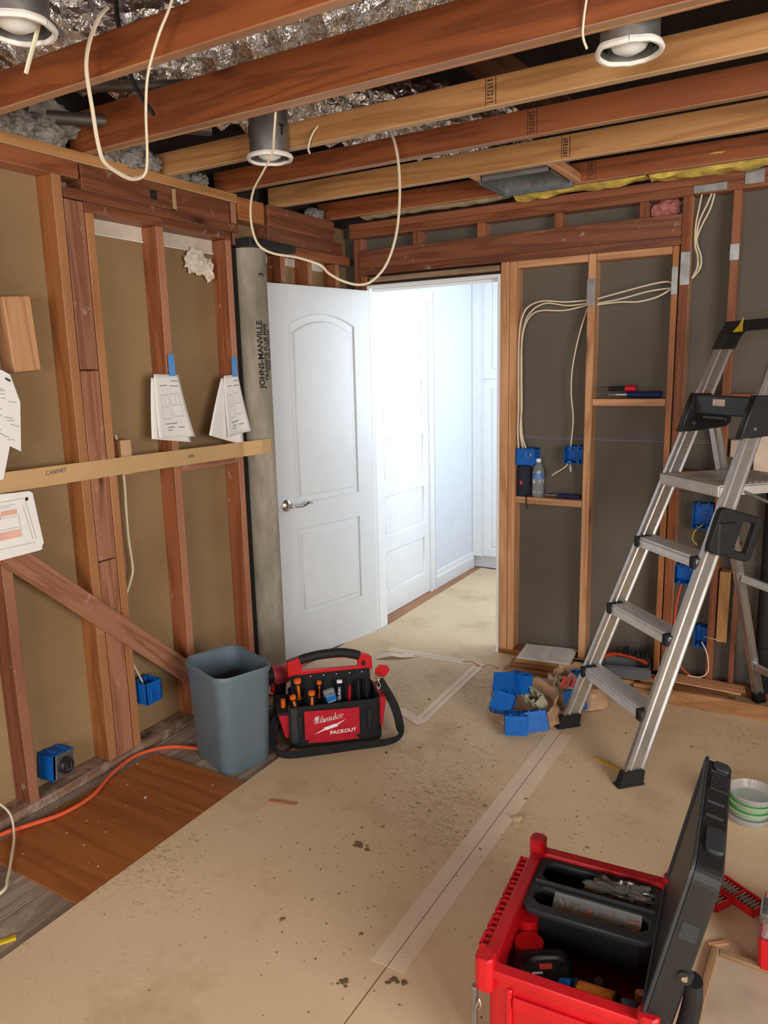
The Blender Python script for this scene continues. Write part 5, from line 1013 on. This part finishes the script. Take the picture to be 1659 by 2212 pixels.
# ------------------------------------------------------------------ small floor scraps
def scrap(name, label, a, b, w, t, mat): 
    o = beam(None, name, (a[0], a[1], .0128+t/2), (b[0], b[1], .0128+t/2), w, t, (0, 0, 1), mat, .0006); return tag(o, label, 'scrap')
scrap('wood_splinter', 'brown wooden stick with a dark end in front of the bag', (-1.712, 1.97), (-1.61, 1.998), .011, .006, W_RED)
scrap('wood_splinter', 'pale stick lying beyond the framed panel', (-.184, 1.995), (-.140, 2.032), .014, .008, W_PALE)
scrap('tape_strip', 'yellow plastic strip lying left of the ladder front foot', (-.735, 2.858), (-.585, 2.80), .016, .003, M_YEL)
tag(MB().ball((-.855, 2.30, .02), .017, 2, (1, .6, .5), .7, 3).obj('plaster_crumb', plain('crumb', S(200, 180, 140), .9)), 'pale plaster crumb on the floor beside the taped seam', 'scrap')
tag(MB().tube([(-.27, 2.85, .014), (-.262, 2.865, .014), (-.24, 2.86, .014), (-.246, 2.845, .014)], .0016, 6, 1).obj('staple', M_RUBBER), 'tiny dark staple on the floor near the clear tubs', 'staple')
def curl(pts, w): return MB().sweep(smooth(pts, 5), [(-w, -.0004), (w, -.0004), (w, .0004), (-w, .0004)], (0, 0, 1))
tag(curl([(-2.10, 3.38, .013), (-2.03, 3.42, .03), (-1.98, 3.45, .02), (-1.93, 3.50, .014)], .03).obj('paper_curl', M_TAPE), 'torn curl of tape sticking up beneath the open door', 'scrap')
for a_, l_, lb_2 in ((.3, .10, 'thin reddish paper shred curling right at the doorway corner'), (2.9, .12, 'longer reddish paper shred pointing left at the doorway corner')):
    tag(curl([(-1.53, 3.52, .013), (-1.53+l_*.5*math.cos(a_), 3.52+l_*.5*math.sin(a_), .027), (-1.53+l_*math.cos(a_), 3.52+l_*math.sin(a_), .014)], .005).obj('paper_shred', plain('reddish_shred', S(176, 112, 84), .8)), lb_2, 'scrap', 'paper shreds at the doorway')
# loose crumbs (uncountable)
def crumbs(n, fx, smin, smax, mat, name, label, zc=.0123):
    b = MB()
    for _ in range(n):
        x, y = fx(); s = R.uniform(smin, smax)*(1 if R.random() < .93 else 2.2); e = R.uniform(.25, .9)
        M = T(x, y, zc, R.uniform(0, PI))
        b.hexa([(-s, -s*e, 0), (s*.8, -s*e*.6, 0), (s, s*e, 0), (-s*.7, s*e*.8, 0)], [(-s*.6, -s*e*.5, s*.5), (s*.4, -s*e*.4, s*.5), (s*.5, s*e*.5, s*.4), (-s*.4, s*e*.5, s*.4)], 0, M)
    o = stuff(b.obj(name, mat)); return tag(o, label, 'debris')
def mid():
    while True:
        x = R.gauss(-1.2, .28); y = R.gauss(2.2, .5)
        if -1.8 < x < -.3 and .8 < y < 3.4: return x, y
DK = plain('dark_debris', S(112, 90, 62), .9, 0, .3)
crumbs(330, mid, .0012, .0042, DK, 'debris_crumbs', 'dark crumbs scattered across the middle of the floor paper')
crumbs(260, lambda: (R.uniform(-1.8, -.2), R.uniform(.9, 3.6)), .001, .0035, DK, 'debris_crumbs', 'sparse dark specks over the whole floor paper')
crumbs(50, lambda: (R.uniform(-2.43, -1.95), R.uniform(1.3, 2.4)), .001, .0035, plain('white_debris', S(214, 204, 190), .9), 'plaster_crumbs', 'white plaster specks along the plywood and bottom plate', .0105)
for k, (x, y, s) in enumerate(((-1.265, 1.906, .03), (-.872, 1.465, .024), (-1.0, 1.398, .022))):
    b = MB()
    for q in range(9):
        b.ball((x+R.uniform(-s, s), y+R.uniform(-s*.5, s*.5), .013), s*R.uniform(.15, .35), 1, (1.2, .8, .35), .6, 4)
    tag(stuff(b.obj('dirt_clump', DK)), ['flattened dirt clump in the middle of the floor paper', 'dried dirt clump right of the seam near the toolbox corner', 'smaller dried dirt clump left of the seam near bottom'][k], 'debris')
# ------------------------------------------------------------------ small repeated parts become one object each
SPLIT = {'screw_boss', 'knockout', 'tread_rib', 'bolt', 'slot', 'moulded_rib', 'buckle', 'eave_board', 'corner_guard', 'flange', 'latch', 'bit_holder', 'divider', 'paper_stripe', 'clip', 'inner_column', 'print', 'chuck'}
def islands(me):
    p = list(range(len(me.vertices)))
    def f(a):
        while p[a] != a: p[a] = p[p[a]]; a = p[a]
        return a
    for e in me.edges:
        a_, b_ = f(e.vertices[0]), f(e.vertices[1])
        if a_ != b_: p[a_] = b_
    g = {}
    for q in me.polygons: g.setdefault(f(q.vertices[0]), []).append(q)
    return list(g.values())
for o in list(COL.objects):
    nm = o.name.split('.')[0]
    if o.type != 'MESH' or nm not in SPLIT or o.get('kind') or not o.parent or (nm == 'print' and len(o.data.polygons) > 40): continue
    me = o.data; gs = islands(me)
    if len(gs) < 2: continue
    for fs in gs:
        ids = sorted({v for q in fs for v in q.vertices}); mp = {v: i for i, v in enumerate(ids)}
        m2 = D.meshes.new(nm); m2.from_pydata([me.vertices[v].co[:] for v in ids], [], [[mp[v] for v in q.vertices] for q in fs]); m2.materials.append(me.materials[0])
        c = D.objects.new(nm, m2); COL.objects.link(c); c.parent = o.parent; c.matrix_basis = o.matrix_basis.copy()
        for ch in list(o.children): ch.parent = c
    D.objects.remove(o)
